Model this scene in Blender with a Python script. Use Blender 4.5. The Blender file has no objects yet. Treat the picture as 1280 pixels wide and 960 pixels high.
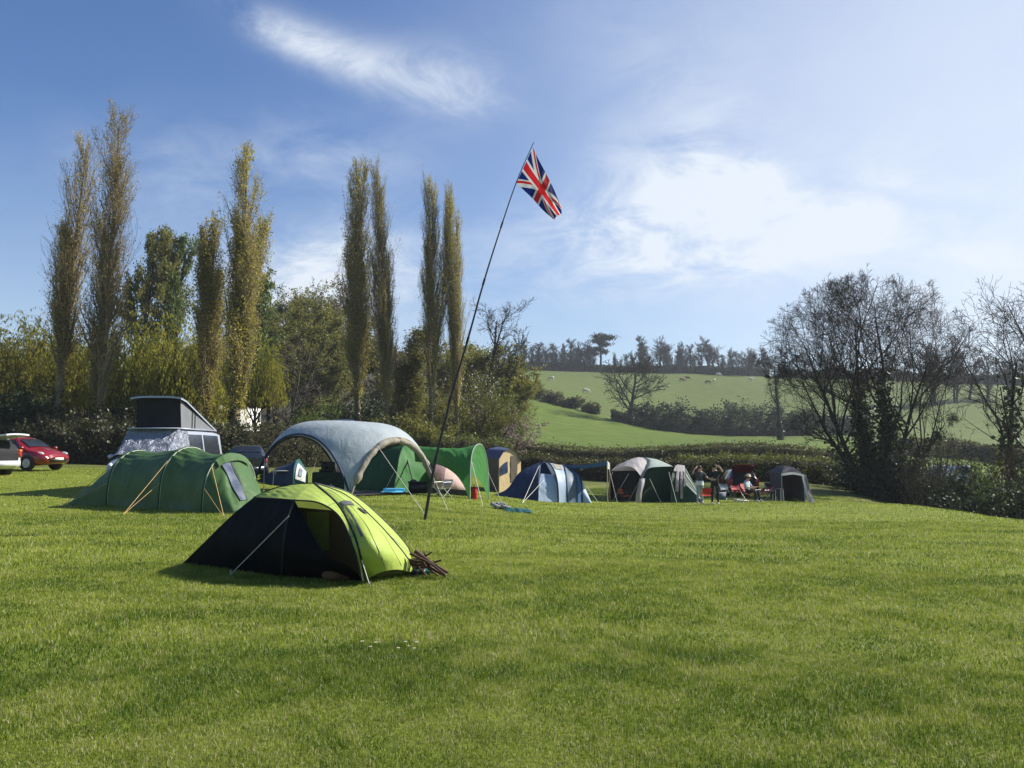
import bpy, math
import numpy as np
from math import radians, sin, cos, pi, atan2, hypot
from mathutils import Vector

S = bpy.context.scene
COL = S.collection
# ---------------------------------------------------------------- camera
FPX = 1005.0                       # focal length in pixels of the 1280 px wide photograph
PITCH = math.atan(84 / FPX)
CAMZ = 1.5
cd = bpy.data.cameras.new('camera')
cam = bpy.data.objects.new('camera', cd)
COL.objects.link(cam)
cd.sensor_width = 36.0
cd.lens = 36.0 * FPX / 1280.0
cd.clip_start = 0.05
cd.clip_end = 3000
cam.location = (0, 0, CAMZ)
cam.rotation_euler = (pi / 2 + PITCH, 0, 0)
S.camera = cam
# ---------------------------------------------------------------- light
SUN_EL, SUN_AZ = radians(38), radians(72)      # azimuth clockwise from +Y (into the picture)
SUN_POWER, SKY_POWER, EXPOSURE, HAZE = 5.0, 0.060, 0.74, 0.00030
to_sun = Vector((cos(SUN_EL) * sin(SUN_AZ), cos(SUN_EL) * cos(SUN_AZ), sin(SUN_EL)))
sl = bpy.data.lights.new('sun', 'SUN')
sl.energy = SUN_POWER
sl.angle = radians(0.6)
sl.color = (1.0, 0.95, 0.86)
sun = bpy.data.objects.new('sun', sl)
COL.objects.link(sun)
sun.rotation_euler = to_sun.to_track_quat('Z', 'Y').to_euler()
S.view_settings.view_transform = 'Standard'
S.view_settings.look = 'None'
S.view_settings.gamma = 1.0
S.view_settings.exposure = EXPOSURE
S.view_settings.use_curve_mapping = False
S.cycles.max_bounces = 6
S.cycles.diffuse_bounces = 3
S.cycles.glossy_bounces = 3
S.cycles.transmission_bounces = 4
S.cycles.transparent_max_bounces = 8
S.cycles.volume_bounces = 0
S.cycles.sample_clamp_indirect = 6
S.cycles.use_denoising = True


class E:
    """A value in a node tree that can be written as an expression."""
    def __init__(s, t, k): s.t, s.k = t, k
    def op(s, o, *a, clamp=False):
        n = s.t.nodes.new('ShaderNodeMath'); n.operation = o; n.use_clamp = clamp
        for i, v in enumerate((s,) + a):
            if isinstance(v, E): s.t.links.new(v.k, n.inputs[i])
            else: n.inputs[i].default_value = v
        return E(s.t, n.outputs[0])
    def __add__(s, o): return s.op('ADD', o)
    def __sub__(s, o): return s.op('SUBTRACT', o)
    def __mul__(s, o): return s.op('MULTIPLY', o)
    def __truediv__(s, o): return s.op('DIVIDE', o)
    def lt(s, o): return s.op('LESS_THAN', o)
    def gt(s, o): return s.op('GREATER_THAN', o)
    def abs(s): return s.op('ABSOLUTE')
    def max(s, o): return s.op('MAXIMUM', o)
    def min(s, o): return s.op('MINIMUM', o)
    def sat(s): return s.op('ADD', 0.0, clamp=True)
    def smooth(s, a, b):
        n = s.t.nodes.new('ShaderNodeMapRange'); n.interpolation_type = 'SMOOTHSTEP'
        s.t.links.new(s.k, n.inputs['Value'])
        n.inputs['From Min'].default_value = a; n.inputs['From Max'].default_value = b
        return E(s.t, n.outputs[0])


def noise(t, vec, scale, detail=4, rough=0.55, dist=0.0):
    n = t.nodes.new('ShaderNodeTexNoise')
    n.inputs['Scale'].default_value = scale
    n.inputs['Detail'].default_value = detail
    n.inputs['Roughness'].default_value = rough
    n.inputs['Distortion'].default_value = dist
    if vec is not None: t.links.new(vec, n.inputs['Vector'])
    return E(t, n.outputs[0])


def mapping(t, vec, scale=(1, 1, 1), rot=(0, 0, 0)):
    n = t.nodes.new('ShaderNodeMapping')
    n.inputs['Scale'].default_value = scale
    n.inputs['Rotation'].default_value = rot
    t.links.new(vec, n.inputs['Vector'])
    return n.outputs[0]


def setin(t, sock, v):
    if isinstance(v, E): t.links.new(v.k, sock)
    elif isinstance(v, bpy.types.NodeSocket): t.links.new(v, sock)
    elif isinstance(v, (tuple, list)) and len(v) == 3: sock.default_value = (*v, 1.0)
    else: sock.default_value = v


def mixc(t, f, a, b):
    n = t.nodes.new('ShaderNodeMix'); n.data_type = 'RGBA'
    setin(t, n.inputs[0], f); setin(t, n.inputs[6], a); setin(t, n.inputs[7], b)
    return n.outputs[2]


# ---- sky: Nishita plus clouds laid out by compass direction
w = bpy.data.worlds.new('World')
S.world = w
w.use_nodes = True
t = w.node_tree
t.nodes.clear()
sky = t.nodes.new('ShaderNodeTexSky')
sky.sky_type = 'NISHITA'
sky.sun_disc = False
sky.sun_elevation = SUN_EL
sky.sun_rotation = SUN_AZ
sky.air_density = 1.0
sky.dust_density = 0.6
sky.ozone_density = 3.2
tc = t.nodes.new('ShaderNodeTexCoord')
sep = t.nodes.new('ShaderNodeSeparateXYZ')
t.links.new(tc.outputs['Generated'], sep.inputs[0])
dx, dy, dz = (E(t, sep.outputs[i]) for i in range(3))
az = dx.op('ARCTAN2', dy)
el = dz.op('ARCSINE')


def px_dir(px, py):
    u, v = (px - 640) / FPX, (480 - py) / FPX
    d = Vector((u, cos(PITCH) - v * sin(PITCH), sin(PITCH) + v * cos(PITCH))).normalized()
    return atan2(d.x, d.y), math.asin(d.z)


wisp = noise(t, mapping(t, tc.outputs['Generated'], (1.0, 1.0, 1.9)), 8.5, 10, 0.66, 0.5)
soft = noise(t, mapping(t, tc.outputs['Generated'], (1.0, 1.0, 1.5)), 2.6, 5, 0.5, 0.1)
cloud = None
#        px   py   width height turn  weight
for px, py, sx, sy, an, wt in [
        (335, 38, 50, 14, -16, .36), (400, 60, 60, 18, -18, .42), (475, 84, 60, 22, -12, .30), (560, 106, 62, 30, -6, .50),
        (755, 305, 90, 42, 6, .48), (850, 300, 110, 50, 4, .88), (908, 238, 64, 64, 0, 1.0), (945, 292, 56, 48, 0, .70), (810, 215, 80, 50, 20, .34),
        (1072, 272, 60, 42, 0, .75), (1250, 305, 110, 60, 0, .95), (395, 345, 70, 40, 12, .85), (325, 372, 70, 34, 0, .6),
        (225, 215, 110, 44, 8, .22), (510, 350, 110, 50, 0, .40), (850, 80, 160, 60, -20, .14), (430, 200, 80, 36, 0, .24), (1150, 210, 130, 50, 0, .12)]:
    a0, e0 = px_dir(px, py)
    ca, sa = cos(radians(an)), sin(radians(an))
    da, de = az - a0, el - e0
    u = (da * ca + de * sa) / (sx / FPX)
    v = (de * ca - da * sa) / (sy / FPX)
    g = (u * u + v * v) * -0.7
    g = E(t, g.op('EXPONENT').k) * wt
    cloud = g if cloud is None else cloud + g
dens = cloud.min(1.15) * ((wisp - 0.5) * 4.6 + (soft - 0.5) * 1.4 + 0.84).smooth(-0.2, 1.9) * 1.5
dens = dens.min(0.96).max(0.0)
veil_a, veil_e = px_dir(1380, 170)
va, ve = (az - veil_a) / 0.50, (el - veil_e) / 0.46
veil = E(t, ((va * va + ve * ve) * -1.0).op('EXPONENT').k) * (soft * 0.5 + 0.62)
pale = el.smooth(0.42, 0.0) * 0.30
cov = (dens + (veil * 0.92).max(pale) * (dens * -1.0 + 1.0)).sat()
bg1 = t.nodes.new('ShaderNodeBackground')
hsv = t.nodes.new('ShaderNodeHueSaturation')
hsv.inputs['Saturation'].default_value = 1.2
hsv.inputs['Hue'].default_value = 0.508
hsv.inputs['Value'].default_value = 1.42
t.links.new(sky.outputs[0], hsv.inputs['Color'])
t.links.new(hsv.outputs[0], bg1.inputs['Color'])
bg1.inputs['Strength'].default_value = SKY_POWER
bg2 = t.nodes.new('ShaderNodeBackground')
bg2.inputs['Color'].default_value = (0.80, 0.87, 0.96, 1)
bg2.inputs['Strength'].default_value = 0.62
mx = t.nodes.new('ShaderNodeMixShader')
t.links.new(cov.k, mx.inputs[0])
t.links.new(bg1.outputs[0], mx.inputs[1])
t.links.new(bg2.outputs[0], mx.inputs[2])
out = t.nodes.new('ShaderNodeOutputWorld')
t.links.new(mx.outputs[0], out.inputs['Surface'])


# ---------------------------------------------------------------- materials
def newmat(name):
    m = bpy.data.materials.new(name)
    m.use_nodes = True
    t = m.node_tree
    t.nodes.clear()
    o = t.nodes.new('ShaderNodeOutputMaterial')
    return m, t, o


def coord(t, kind='Object'):
    return t.nodes.new('ShaderNodeTexCoord').outputs[kind]


def bump(t, h, strength, dist=0.02):
    n = t.nodes.new('ShaderNodeBump')
    n.inputs['Strength'].default_value = strength
    n.inputs['Distance'].default_value = dist
    t.links.new(h.k, n.inputs['Height'])
    return n.outputs[0]


def surf(name, c1, c2=None, rough=0.6, scale=6.0, metal=0.0, bscale=0, bstr=0.3, bdist=0.01, spec=0.4, coat=0.0, transl=0.0, stretch=(1, 1, 1)):
    """A general opaque surface: two tones broken up by noise, optional relief and translucency."""
    m, t, o = newmat(name)
    c2 = c2 or tuple(x * 0.82 for x in c1)
    v = mapping(t, coord(t), stretch)
    n = noise(t, v, scale, 5, 0.6)
    col = mixc(t, n.smooth(0.3, 0.7), c1, c2)
    p = t.nodes.new('ShaderNodeBsdfPrincipled')
    setin(t, p.inputs['Base Color'], col)
    setin(t, p.inputs['Roughness'], (n * 0.2 + (rough - 0.1)).sat())
    p.inputs['Metallic'].default_value = metal
    p.inputs['Specular IOR Level'].default_value = spec
    p.inputs['Coat Weight'].default_value = coat
    if bscale:
        b = bump(t, noise(t, v, bscale, 4, 0.55, 0.4), bstr, bdist)
        t.links.new(b, p.inputs['Normal'])
    res = p.outputs[0]
    if transl:
        tr = t.nodes.new('ShaderNodeBsdfTranslucent')
        setin(t, tr.inputs['Color'], col)
        if bscale: t.links.new(b, tr.inputs['Normal'])
        mxs = t.nodes.new('ShaderNodeMixShader')
        mxs.inputs[0].default_value = transl
        t.links.new(res, mxs.inputs[1]); t.links.new(tr.outputs[0], mxs.inputs[2])
        res = mxs.outputs[0]
    t.links.new(res, o.inputs['Surface'])
    return m


def fabric(name, c, transl=0.18, rough=0.62, wr=1.0, c2=None, spec=0.22):
    return surf(name, c, c2 or tuple(x * 0.88 for x in c), rough, 3.0, bscale=2.6, bstr=0.55 * wr, bdist=0.10, spec=spec, transl=transl, stretch=(1, 1, 0.6))


def leafmat(name, a, b, transl=0.35, rough=0.55, shift=0.25):
    """Foliage: each leaf its own tone between a and b, each plant a little lighter or darker."""
    m, t, o = newmat(name)
    g = t.nodes.new('ShaderNodeNewGeometry')
    oi = t.nodes.new('ShaderNodeObjectInfo')
    r = E(t, g.outputs['Random Per Island'])
    cl = noise(t, coord(t), 0.55, 3, 0.6)
    f = (r * 0.55 + cl.smooth(0.3, 0.7) * 0.45).sat()
    col = mixc(t, f, a, b)
    h = t.nodes.new('ShaderNodeHueSaturation')
    setin(t, h.inputs['Value'], E(t, oi.outputs['Random']) * (2 * shift) + (1 - shift))
    t.links.new(col, h.inputs['Color'])
    p = t.nodes.new('ShaderNodeBsdfPrincipled')
    t.links.new(h.outputs[0], p.inputs['Base Color'])
    p.inputs['Roughness'].default_value = rough
    p.inputs['Specular IOR Level'].default_value = 0.25
    tr = t.nodes.new('ShaderNodeBsdfTranslucent')
    t.links.new(h.outputs[0], tr.inputs['Color'])
    mxs = t.nodes.new('ShaderNodeMixShader')
    mxs.inputs[0].default_value = transl
    t.links.new(p.outputs[0], mxs.inputs[1]); t.links.new(tr.outputs[0], mxs.inputs[2])
    t.links.new(mxs.outputs[0], o.inputs['Surface'])
    return m


# ---------------------------------------------------------------- mesh building
def V(*a): return np.array(a, float)


def mesh_from(name, verts, quads, tris, smooth=True):
    me = bpy.data.meshes.new(name)
    nq, nt = len(quads), len(tris)
    me.vertices.add(len(verts))
    me.vertices.foreach_set('co', np.asarray(verts, np.float32).ravel())
    me.loops.add(nq * 4 + nt * 3)
    me.loops.foreach_set('vertex_index', np.concatenate([np.asarray(quads, np.int32).ravel(), np.asarray(tris, np.int32).ravel()]).astype(np.int32))
    me.polygons.add(nq + nt)
    me.polygons.foreach_set('loop_start', np.concatenate([np.arange(nq) * 4, nq * 4 + np.arange(nt) * 3]).astype(np.int32))
    if smooth: me.polygons.foreach_set('use_smooth', np.ones(nq + nt, bool))
    me.update(calc_edges=True)
    return me


class M:
    """Collects geometry and links it as one mesh object."""
    def __init__(s): s.v, s.q, s.t, s.n = [], [], [], 0
    def add(s, v, q=(), t=()):
        v = np.asarray(v, float).reshape(-1, 3)
        if len(q): s.q.append(np.asarray(q, np.int64).reshape(-1, 4) + s.n)
        if len(t): s.t.append(np.asarray(t, np.int64).reshape(-1, 3) + s.n)
        s.v.append(v); s.n += len(v)
        return s
    def grid(s, p, wrap=False):
        p = np.asarray(p, float)
        a, b = p.shape[:2]
        i = np.arange(a * b).reshape(a, b)
        if wrap: i = np.concatenate([i, i[:, :1]], 1)
        q = np.stack([i[:-1, :-1], i[:-1, 1:], i[1:, 1:], i[1:, :-1]], -1).reshape(-1, 4)
        return s.add(p.reshape(-1, 3), q)
    def fan(s, ring):
        ring = np.asarray(ring, float)
        n = len(ring)
        i = np.arange(n)
        return s.add(np.vstack([ring, ring.mean(0)]), t=np.stack([i, (i + 1) % n, np.full(n, n)], 1))
    def box(s, c, size, rz=0.0, tilt=None):
        h = np.asarray(size, float) / 2
        k = np.array([[x, y, z] for x in (-1, 1) for y in (-1, 1) for z in (-1, 1)], float) * h
        if tilt is not None: k = k @ np.asarray(tilt, float).T
        cz, sz = cos(rz), sin(rz)
        k = k @ np.array([[cz, sz, 0], [-sz, cz, 0], [0, 0, 1.]])
        return s.add(k + np.asarray(c, float), [[0, 1, 3, 2], [4, 6, 7, 5], [0, 4, 5, 1], [2, 3, 7, 6], [0, 2, 6, 4], [1, 5, 7, 3]])
    def tube(s, pts, r, k=6, caps=True):
        pts = np.asarray(pts, float)
        n = len(pts)
        r = np.broadcast_to(np.asarray(r, float), (n,))
        tg = np.gradient(pts, axis=0)
        tg /= np.linalg.norm(tg, axis=1)[:, None] + 1e-9
        ref = V(0, 0, 1) if abs(tg[:, 2]).mean() < 0.8 else V(1, 0, 0)
        a = np.cross(tg, ref); a /= np.linalg.norm(a, axis=1)[:, None] + 1e-9
        b = np.cross(tg, a)
        an = np.arange(k) * 2 * pi / k
        ring = pts[:, None] + r[:, None, None] * (a[:, None] * np.cos(an)[None, :, None] + b[:, None] * np.sin(an)[None, :, None])
        s.grid(ring, wrap=True)
        if caps: s.fan(ring[0]); s.fan(ring[-1])
        return s
    def ball(s, c, r, nu=10, nv=7):
        r = np.broadcast_to(np.asarray(r, float), (3,))
        th = np.linspace(0, pi, nv)[:, None]
        ph = (np.arange(nu) * 2 * pi / nu)[None]
        p = np.stack([np.sin(th) * np.cos(ph) * r[0], np.sin(th) * np.sin(ph) * r[1], np.cos(th) * r[2] + 0 * ph], -1)
        return s.grid(p + np.asarray(c, float), wrap=True)
    def make(s, name, mat, parent=None, smooth=True, origin=None, loc=None):
        v = np.concatenate(s.v) if s.v else np.zeros((0, 3))
        if origin is not None: v = v - np.asarray(origin, float)
        q = np.concatenate(s.q) if s.q else np.zeros((0, 4), np.int64)
        t_ = np.concatenate(s.t) if s.t else np.zeros((0, 3), np.int64)
        me = mesh_from(name, v, q, t_, smooth)
        if mat: me.materials.append(mat)
        o = bpy.data.objects.new(name, me)
        COL.objects.link(o)
        if parent: o.parent = parent
        if loc is not None: o.location = loc
        return o


def tag(o, label, cat, group=None):
    o['label'] = label
    o['category'] = cat
    if group: o['group'] = group
    return o


def thing(name, label, cat, loc=(0, 0, 0), rz=0.0, group=None, scale=None):
    o = bpy.data.objects.new(name, None)
    COL.objects.link(o)
    o.empty_display_size = 0.3
    o.location = tuple(float(x) for x in loc)
    o.rotation_euler = (0, 0, rz)
    if scale is not None: o.scale = scale
    return tag(o, label, cat, group)


def dup(root, loc, rz, scale, label, group=None, mats=None):
    """Copy a thing with its parts and sub-parts."""
    c = root.copy(); COL.objects.link(c)
    c.location = tuple(float(x) for x in loc); c.rotation_euler = (0, 0, rz); c.scale = scale
    c['label'] = label
    if group: c['group'] = group
    for ch in list(root.children):
        k = ch.copy(); COL.objects.link(k); k.parent = c
        for g in ch.children:
            d = g.copy(); COL.objects.link(d); d.parent = k
    return c


def rs(poly, n):
    """Resample a polyline to n points by arc length after smoothing it as a Catmull-Rom curve."""
    p = np.asarray(poly, float)
    if len(p) > 2:
        e = np.vstack([2 * p[0] - p[1], p, 2 * p[-1] - p[-2]])
        o = []
        for i in range(1, len(e) - 2):
            for u in np.linspace(0, 1, 12, endpoint=False):
                a, b, c, d = e[i - 1:i + 3]
                o.append(0.5 * (2 * b + (c - a) * u + (2 * a - 5 * b + 4 * c - d) * u * u + (3 * b - a - 3 * c + d) * u ** 3))
        p = np.array(o + [p[-1]])
    d = np.concatenate([[0], np.cumsum(np.linalg.norm(np.diff(p, axis=0), axis=1))])
    if d[-1] < 1e-9: return np.repeat(p[:1], n, 0)
    q = np.linspace(0, d[-1], n)
    return np.stack([np.interp(q, d, p[:, i]) for i in range(3)], 1)


def coons(bot, top, left, right, nu=16, nv=16, bulge=None):
    """Surface over four boundary curves; bot and top run left to right, left and right run bottom to top."""
    B, T, L, Rr = rs(bot, nu), rs(top, nu), rs(left, nv), rs(right, nv)
    u = np.linspace(0, 1, nu)[None, :, None]; v = np.linspace(0, 1, nv)[:, None, None]
    P = (1 - v) * B[None] + v * T[None] + (1 - u) * L[:, None] + u * Rr[:, None]
    P = P - ((1 - u) * (1 - v) * B[0] + u * (1 - v) * B[-1] + (1 - u) * v * T[0] + u * v * T[-1])
    if bulge is not None: P = P + np.asarray(bulge, float) * (4 * u * (1 - u)) * (4 * v * (1 - v)) 
    return P


def arc(a, b, h, n=17, p=0.75, up=(0, 0, 1)):
    """Hoop from foot a to foot b rising h."""
    a, b = np.asarray(a, float), np.asarray(b, float)
    th = np.linspace(0, pi, n)
    c = (1 - np.cos(th)) / 2
    return a + (b - a) * c[:, None] + np.asarray(up, float) * (h * np.sin(th) ** p)[:, None]


# ---------------------------------------------------------------- terrain
def ray(px, py):
    u, v = (px - 640) / FPX, (480 - py) / FPX
    return V(u, cos(PITCH) - v * sin(PITCH), sin(PITCH) + v * cos(PITCH))


def at(px, py, d):
    """World point at depth d (metres into the scene) seen at that pixel of the photograph."""
    r = ray(px, py)
    return V(0, 0, CAMZ) + r * (d / r[1])


CTRL = [(100, 0, 9.5), (400, 0, 9.5), (700, 0, 9.5), (1000, -.02, 9.5), (1300, -.08, 9.5), (-300, .1, 12), (1700, -.3, 12)]
CTRL = [(px, at(px, 564, d)[2] * 0 + z, d) for px, z, d in CTRL]
for px, py, d in [
        (203, 637, 20.3), (85, 632, 22), (530, 650, 17.2), (438, 622, 25.5), (547, 622, 25.8), (690, 627, 36), (630, 640, 24),
        (820, 627, 40), (1000, 627, 43), (1095, 622, 50), (1280, 652, 22), (1160, 636, 33), (1420, 668, 18), (850, 640, 27), (1050, 648, 24),
        (200, 620, 24), (45, 591, 33), (150, 583, 44), (100, 574, 50), (300, 599, 34), (400, 605, 36), (350, 607, 33), (625, 613, 40), (500, 603, 42), (-300, 585, 40),
        (960, 598, 58), (760, 600, 58), (960, 578, 78), (700, 580, 78), (1280, 702, 38), (1200, 668, 48), (1280, 660, 65), (1250, 596, 105), (1150, 600, 85),
        (1280, 572, 150), (1500, 700, 45), (1500, 590, 120), (640, 558, 90), (640, 532, 130), (660, 499, 175), (740, 517, 172), (850, 558, 110), (850, 540, 170), (850, 515, 215),
        (850, 490, 270), (850, 466, 330), (690, 463, 330), (1000, 556, 110), (1000, 543, 175), (1000, 472, 330), (1200, 556, 150), (1200, 528, 200),
        (1200, 478, 330), (1450, 560, 160), (1450, 486, 330), (850, 475, 420), (690, 472, 420), (1200, 488, 420), (100, 480, 420), (350, 425, 420),
        (350, 562, 70), (350, 520, 115), (350, 462, 175), (350, 425, 240), (350, 412, 330), (100, 566, 65), (100, 545, 110), (100, 505, 200), (100, 472, 330),
        (560, 560, 75), (560, 518, 125), (560, 474, 190), (560, 458, 330), (-300, 570, 60), (-300, 545, 130), (-300, 482, 330)]:
    CTRL.append((px, at(px, py, d)[2], d))
KU, KV = 1.6, 1.0


def uv_of(x, y):
    a = np.clip(np.arctan2(x, y), -0.95, 0.95)
    return a * KU, np.log(np.maximum(np.hypot(x, y), 1.0)) * KV


_u, _v, _s = [], [], []
for px, z, d in CTRL:
    x = (px - 640) / FPX * d
    a, b = uv_of(x, d)
    _u.append(a); _v.append(b); _s.append((z - CAMZ) / hypot(x, d))
for a in (-0.95, -0.6, -0.3, 0, 0.3, 0.6, 0.95):
    for r in (1, 2, 3.5, 6):
        _u.append(a * KU); _v.append(math.log(r) * KV); _s.append(-CAMZ / r)
_u, _v, _s = map(np.array, (_u, _v, _s))
_o = _s + CAMZ / np.exp(_v / KV)          # departure from level ground, as a slope from the eye


def _k(r2): return 0.5 * r2 * np.log(r2 + 1e-12)


_n = len(_u)
_K = np.zeros((_n + 3, _n + 3))
_K[:_n, :_n] = _k((_u[:, None] - _u) ** 2 + (_v[:, None] - _v) ** 2) + np.eye(_n) * 2e-3
_P = np.stack([np.ones(_n), _u, _v], 1)
_K[:_n, _n:] = _P; _K[_n:, :_n] = _P.T
_w = np.linalg.solve(_K, np.concatenate([_o, np.zeros(3)]))


def height(x, y):
    x, y = np.atleast_1d(np.asarray(x, float)), np.atleast_1d(np.asarray(y, float))
    u, v = uv_of(x, y)
    o = np.zeros_like(u)
    for c in range(0, len(u), 20000):
        s = slice(c, c + 20000)
        o[s] = _k((u[s, None] - _u) ** 2 + (v[s, None] - _v) ** 2) @ _w[:_n] + _w[_n] + u[s] * _w[_n + 1] + v[s] * _w[_n + 2]
    r = np.hypot(x, y)
    ang = np.abs(np.arctan2(x, y))
    f = np.clip((ang - 0.95) / 0.8, 0, 1); f = f * f * (3 - 2 * f)
    far = np.clip((r - 40) / 200, 0, 1) * 14
    return (o * np.maximum(r, 1.0)) * (1 - f) + far * f


def gz(x, y): return float(height(x, y)[0])


def G(px, d):
    """Ground point at that pixel column and depth."""
    x = (px - 640) / FPX * d
    return V(x, d, gz(x, d))


def g(px, py, lo=3.0, hi=70.0):
    """Where the sight line through the pixel first meets the ground."""
    ds = np.exp(np.linspace(math.log(lo), math.log(hi), 500))
    P = np.array([at(px, py, d) for d in ds])
    below = P[:, 2] - height(P[:, 0], P[:, 1])
    i = int(np.argmax(below < 0)) if (below < 0).any() else int(np.argmin(below))
    return V(P[i, 0], P[i, 1], gz(P[i, 0], P[i, 1]))


def drop(p): return V(p[0], p[1], gz(p[0], p[1]))


RMAX = 470.0
ang = np.concatenate([np.linspace(-pi, -0.72, 60, endpoint=False), np.linspace(-0.72, 0.72, 300), np.linspace(0.72, pi, 60)[1:]])
rad = np.concatenate([[0.05, 1.0], np.exp(np.linspace(math.log(2.0), math.log(RMAX), 240))])
A, Rr = np.meshgrid(ang, rad)
X, Y = Rr * np.sin(A), Rr * np.cos(A)
Z = height(X.ravel(), Y.ravel()).reshape(X.shape)
m = M()
m.grid(np.stack([X, Y, Z], -1))
# regions: 0 mown field, then rough margin, lower pasture, upper pasture, woodland floor
r_, a_ = Rr.ravel(), A.ravel()
pxs = 640 + FPX * np.tan(np.clip(a_, -1.2, 1.2))
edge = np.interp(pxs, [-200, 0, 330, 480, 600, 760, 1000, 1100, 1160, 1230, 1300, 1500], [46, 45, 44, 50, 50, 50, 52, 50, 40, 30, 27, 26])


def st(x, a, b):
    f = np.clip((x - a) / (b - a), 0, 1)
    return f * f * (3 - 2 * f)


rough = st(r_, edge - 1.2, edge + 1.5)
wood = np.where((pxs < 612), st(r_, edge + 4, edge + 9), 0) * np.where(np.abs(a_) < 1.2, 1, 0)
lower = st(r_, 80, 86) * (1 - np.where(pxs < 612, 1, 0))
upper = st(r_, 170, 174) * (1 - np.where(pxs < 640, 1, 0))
cols = np.zeros((len(r_), 3))
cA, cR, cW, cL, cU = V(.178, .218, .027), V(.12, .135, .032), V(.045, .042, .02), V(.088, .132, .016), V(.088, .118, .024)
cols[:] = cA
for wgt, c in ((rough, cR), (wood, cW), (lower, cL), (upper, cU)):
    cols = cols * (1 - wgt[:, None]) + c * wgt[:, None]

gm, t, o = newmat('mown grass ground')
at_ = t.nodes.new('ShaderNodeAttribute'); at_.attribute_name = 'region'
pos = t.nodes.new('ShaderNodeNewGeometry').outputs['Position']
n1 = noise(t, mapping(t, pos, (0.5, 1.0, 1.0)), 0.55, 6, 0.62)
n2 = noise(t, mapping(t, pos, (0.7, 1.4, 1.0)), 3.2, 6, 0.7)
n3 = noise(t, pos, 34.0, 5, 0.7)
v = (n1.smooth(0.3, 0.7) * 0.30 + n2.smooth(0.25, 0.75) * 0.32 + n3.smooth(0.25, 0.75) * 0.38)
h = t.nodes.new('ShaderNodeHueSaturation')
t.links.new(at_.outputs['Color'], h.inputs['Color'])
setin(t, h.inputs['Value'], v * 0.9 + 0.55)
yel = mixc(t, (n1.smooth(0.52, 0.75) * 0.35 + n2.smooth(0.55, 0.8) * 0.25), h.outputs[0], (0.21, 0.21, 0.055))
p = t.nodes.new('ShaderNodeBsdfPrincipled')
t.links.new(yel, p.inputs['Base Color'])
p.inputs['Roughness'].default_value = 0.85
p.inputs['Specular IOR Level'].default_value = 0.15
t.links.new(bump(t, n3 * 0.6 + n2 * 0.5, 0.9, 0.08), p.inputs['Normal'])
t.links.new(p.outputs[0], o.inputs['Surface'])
ground = m.make('ground', gm)
ground['kind'] = 'structure'
ca = ground.data.color_attributes.new('region', 'FLOAT_COLOR', 'POINT')
ca.data.foreach_set('color', np.concatenate([cols, np.ones((len(cols), 1))], 1).astype(np.float32).ravel())

# ---------------------------------------------------------------- grass blades on the field
rng = np.random.default_rng(5)


def vnoise(x, y, s, seed):
    """Cheap smooth value noise for where the sward is lusher or drier."""
    r = np.random.default_rng(seed).random((64, 64))
    x, y = x / s + 1000, y / s + 1000
    xi, yi = np.floor(x).astype(int), np.floor(y).astype(int)
    fx, fy = x - xi, y - yi
    fx, fy = fx * fx * (3 - 2 * fx), fy * fy * (3 - 2 * fy)
    q = lambda a, b: r[a % 64, b % 64]
    return (q(xi, yi) * (1 - fx) + q(xi + 1, yi) * fx) * (1 - fy) + (q(xi, yi + 1) * (1 - fx) + q(xi + 1, yi + 1) * fx) * fy


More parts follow.
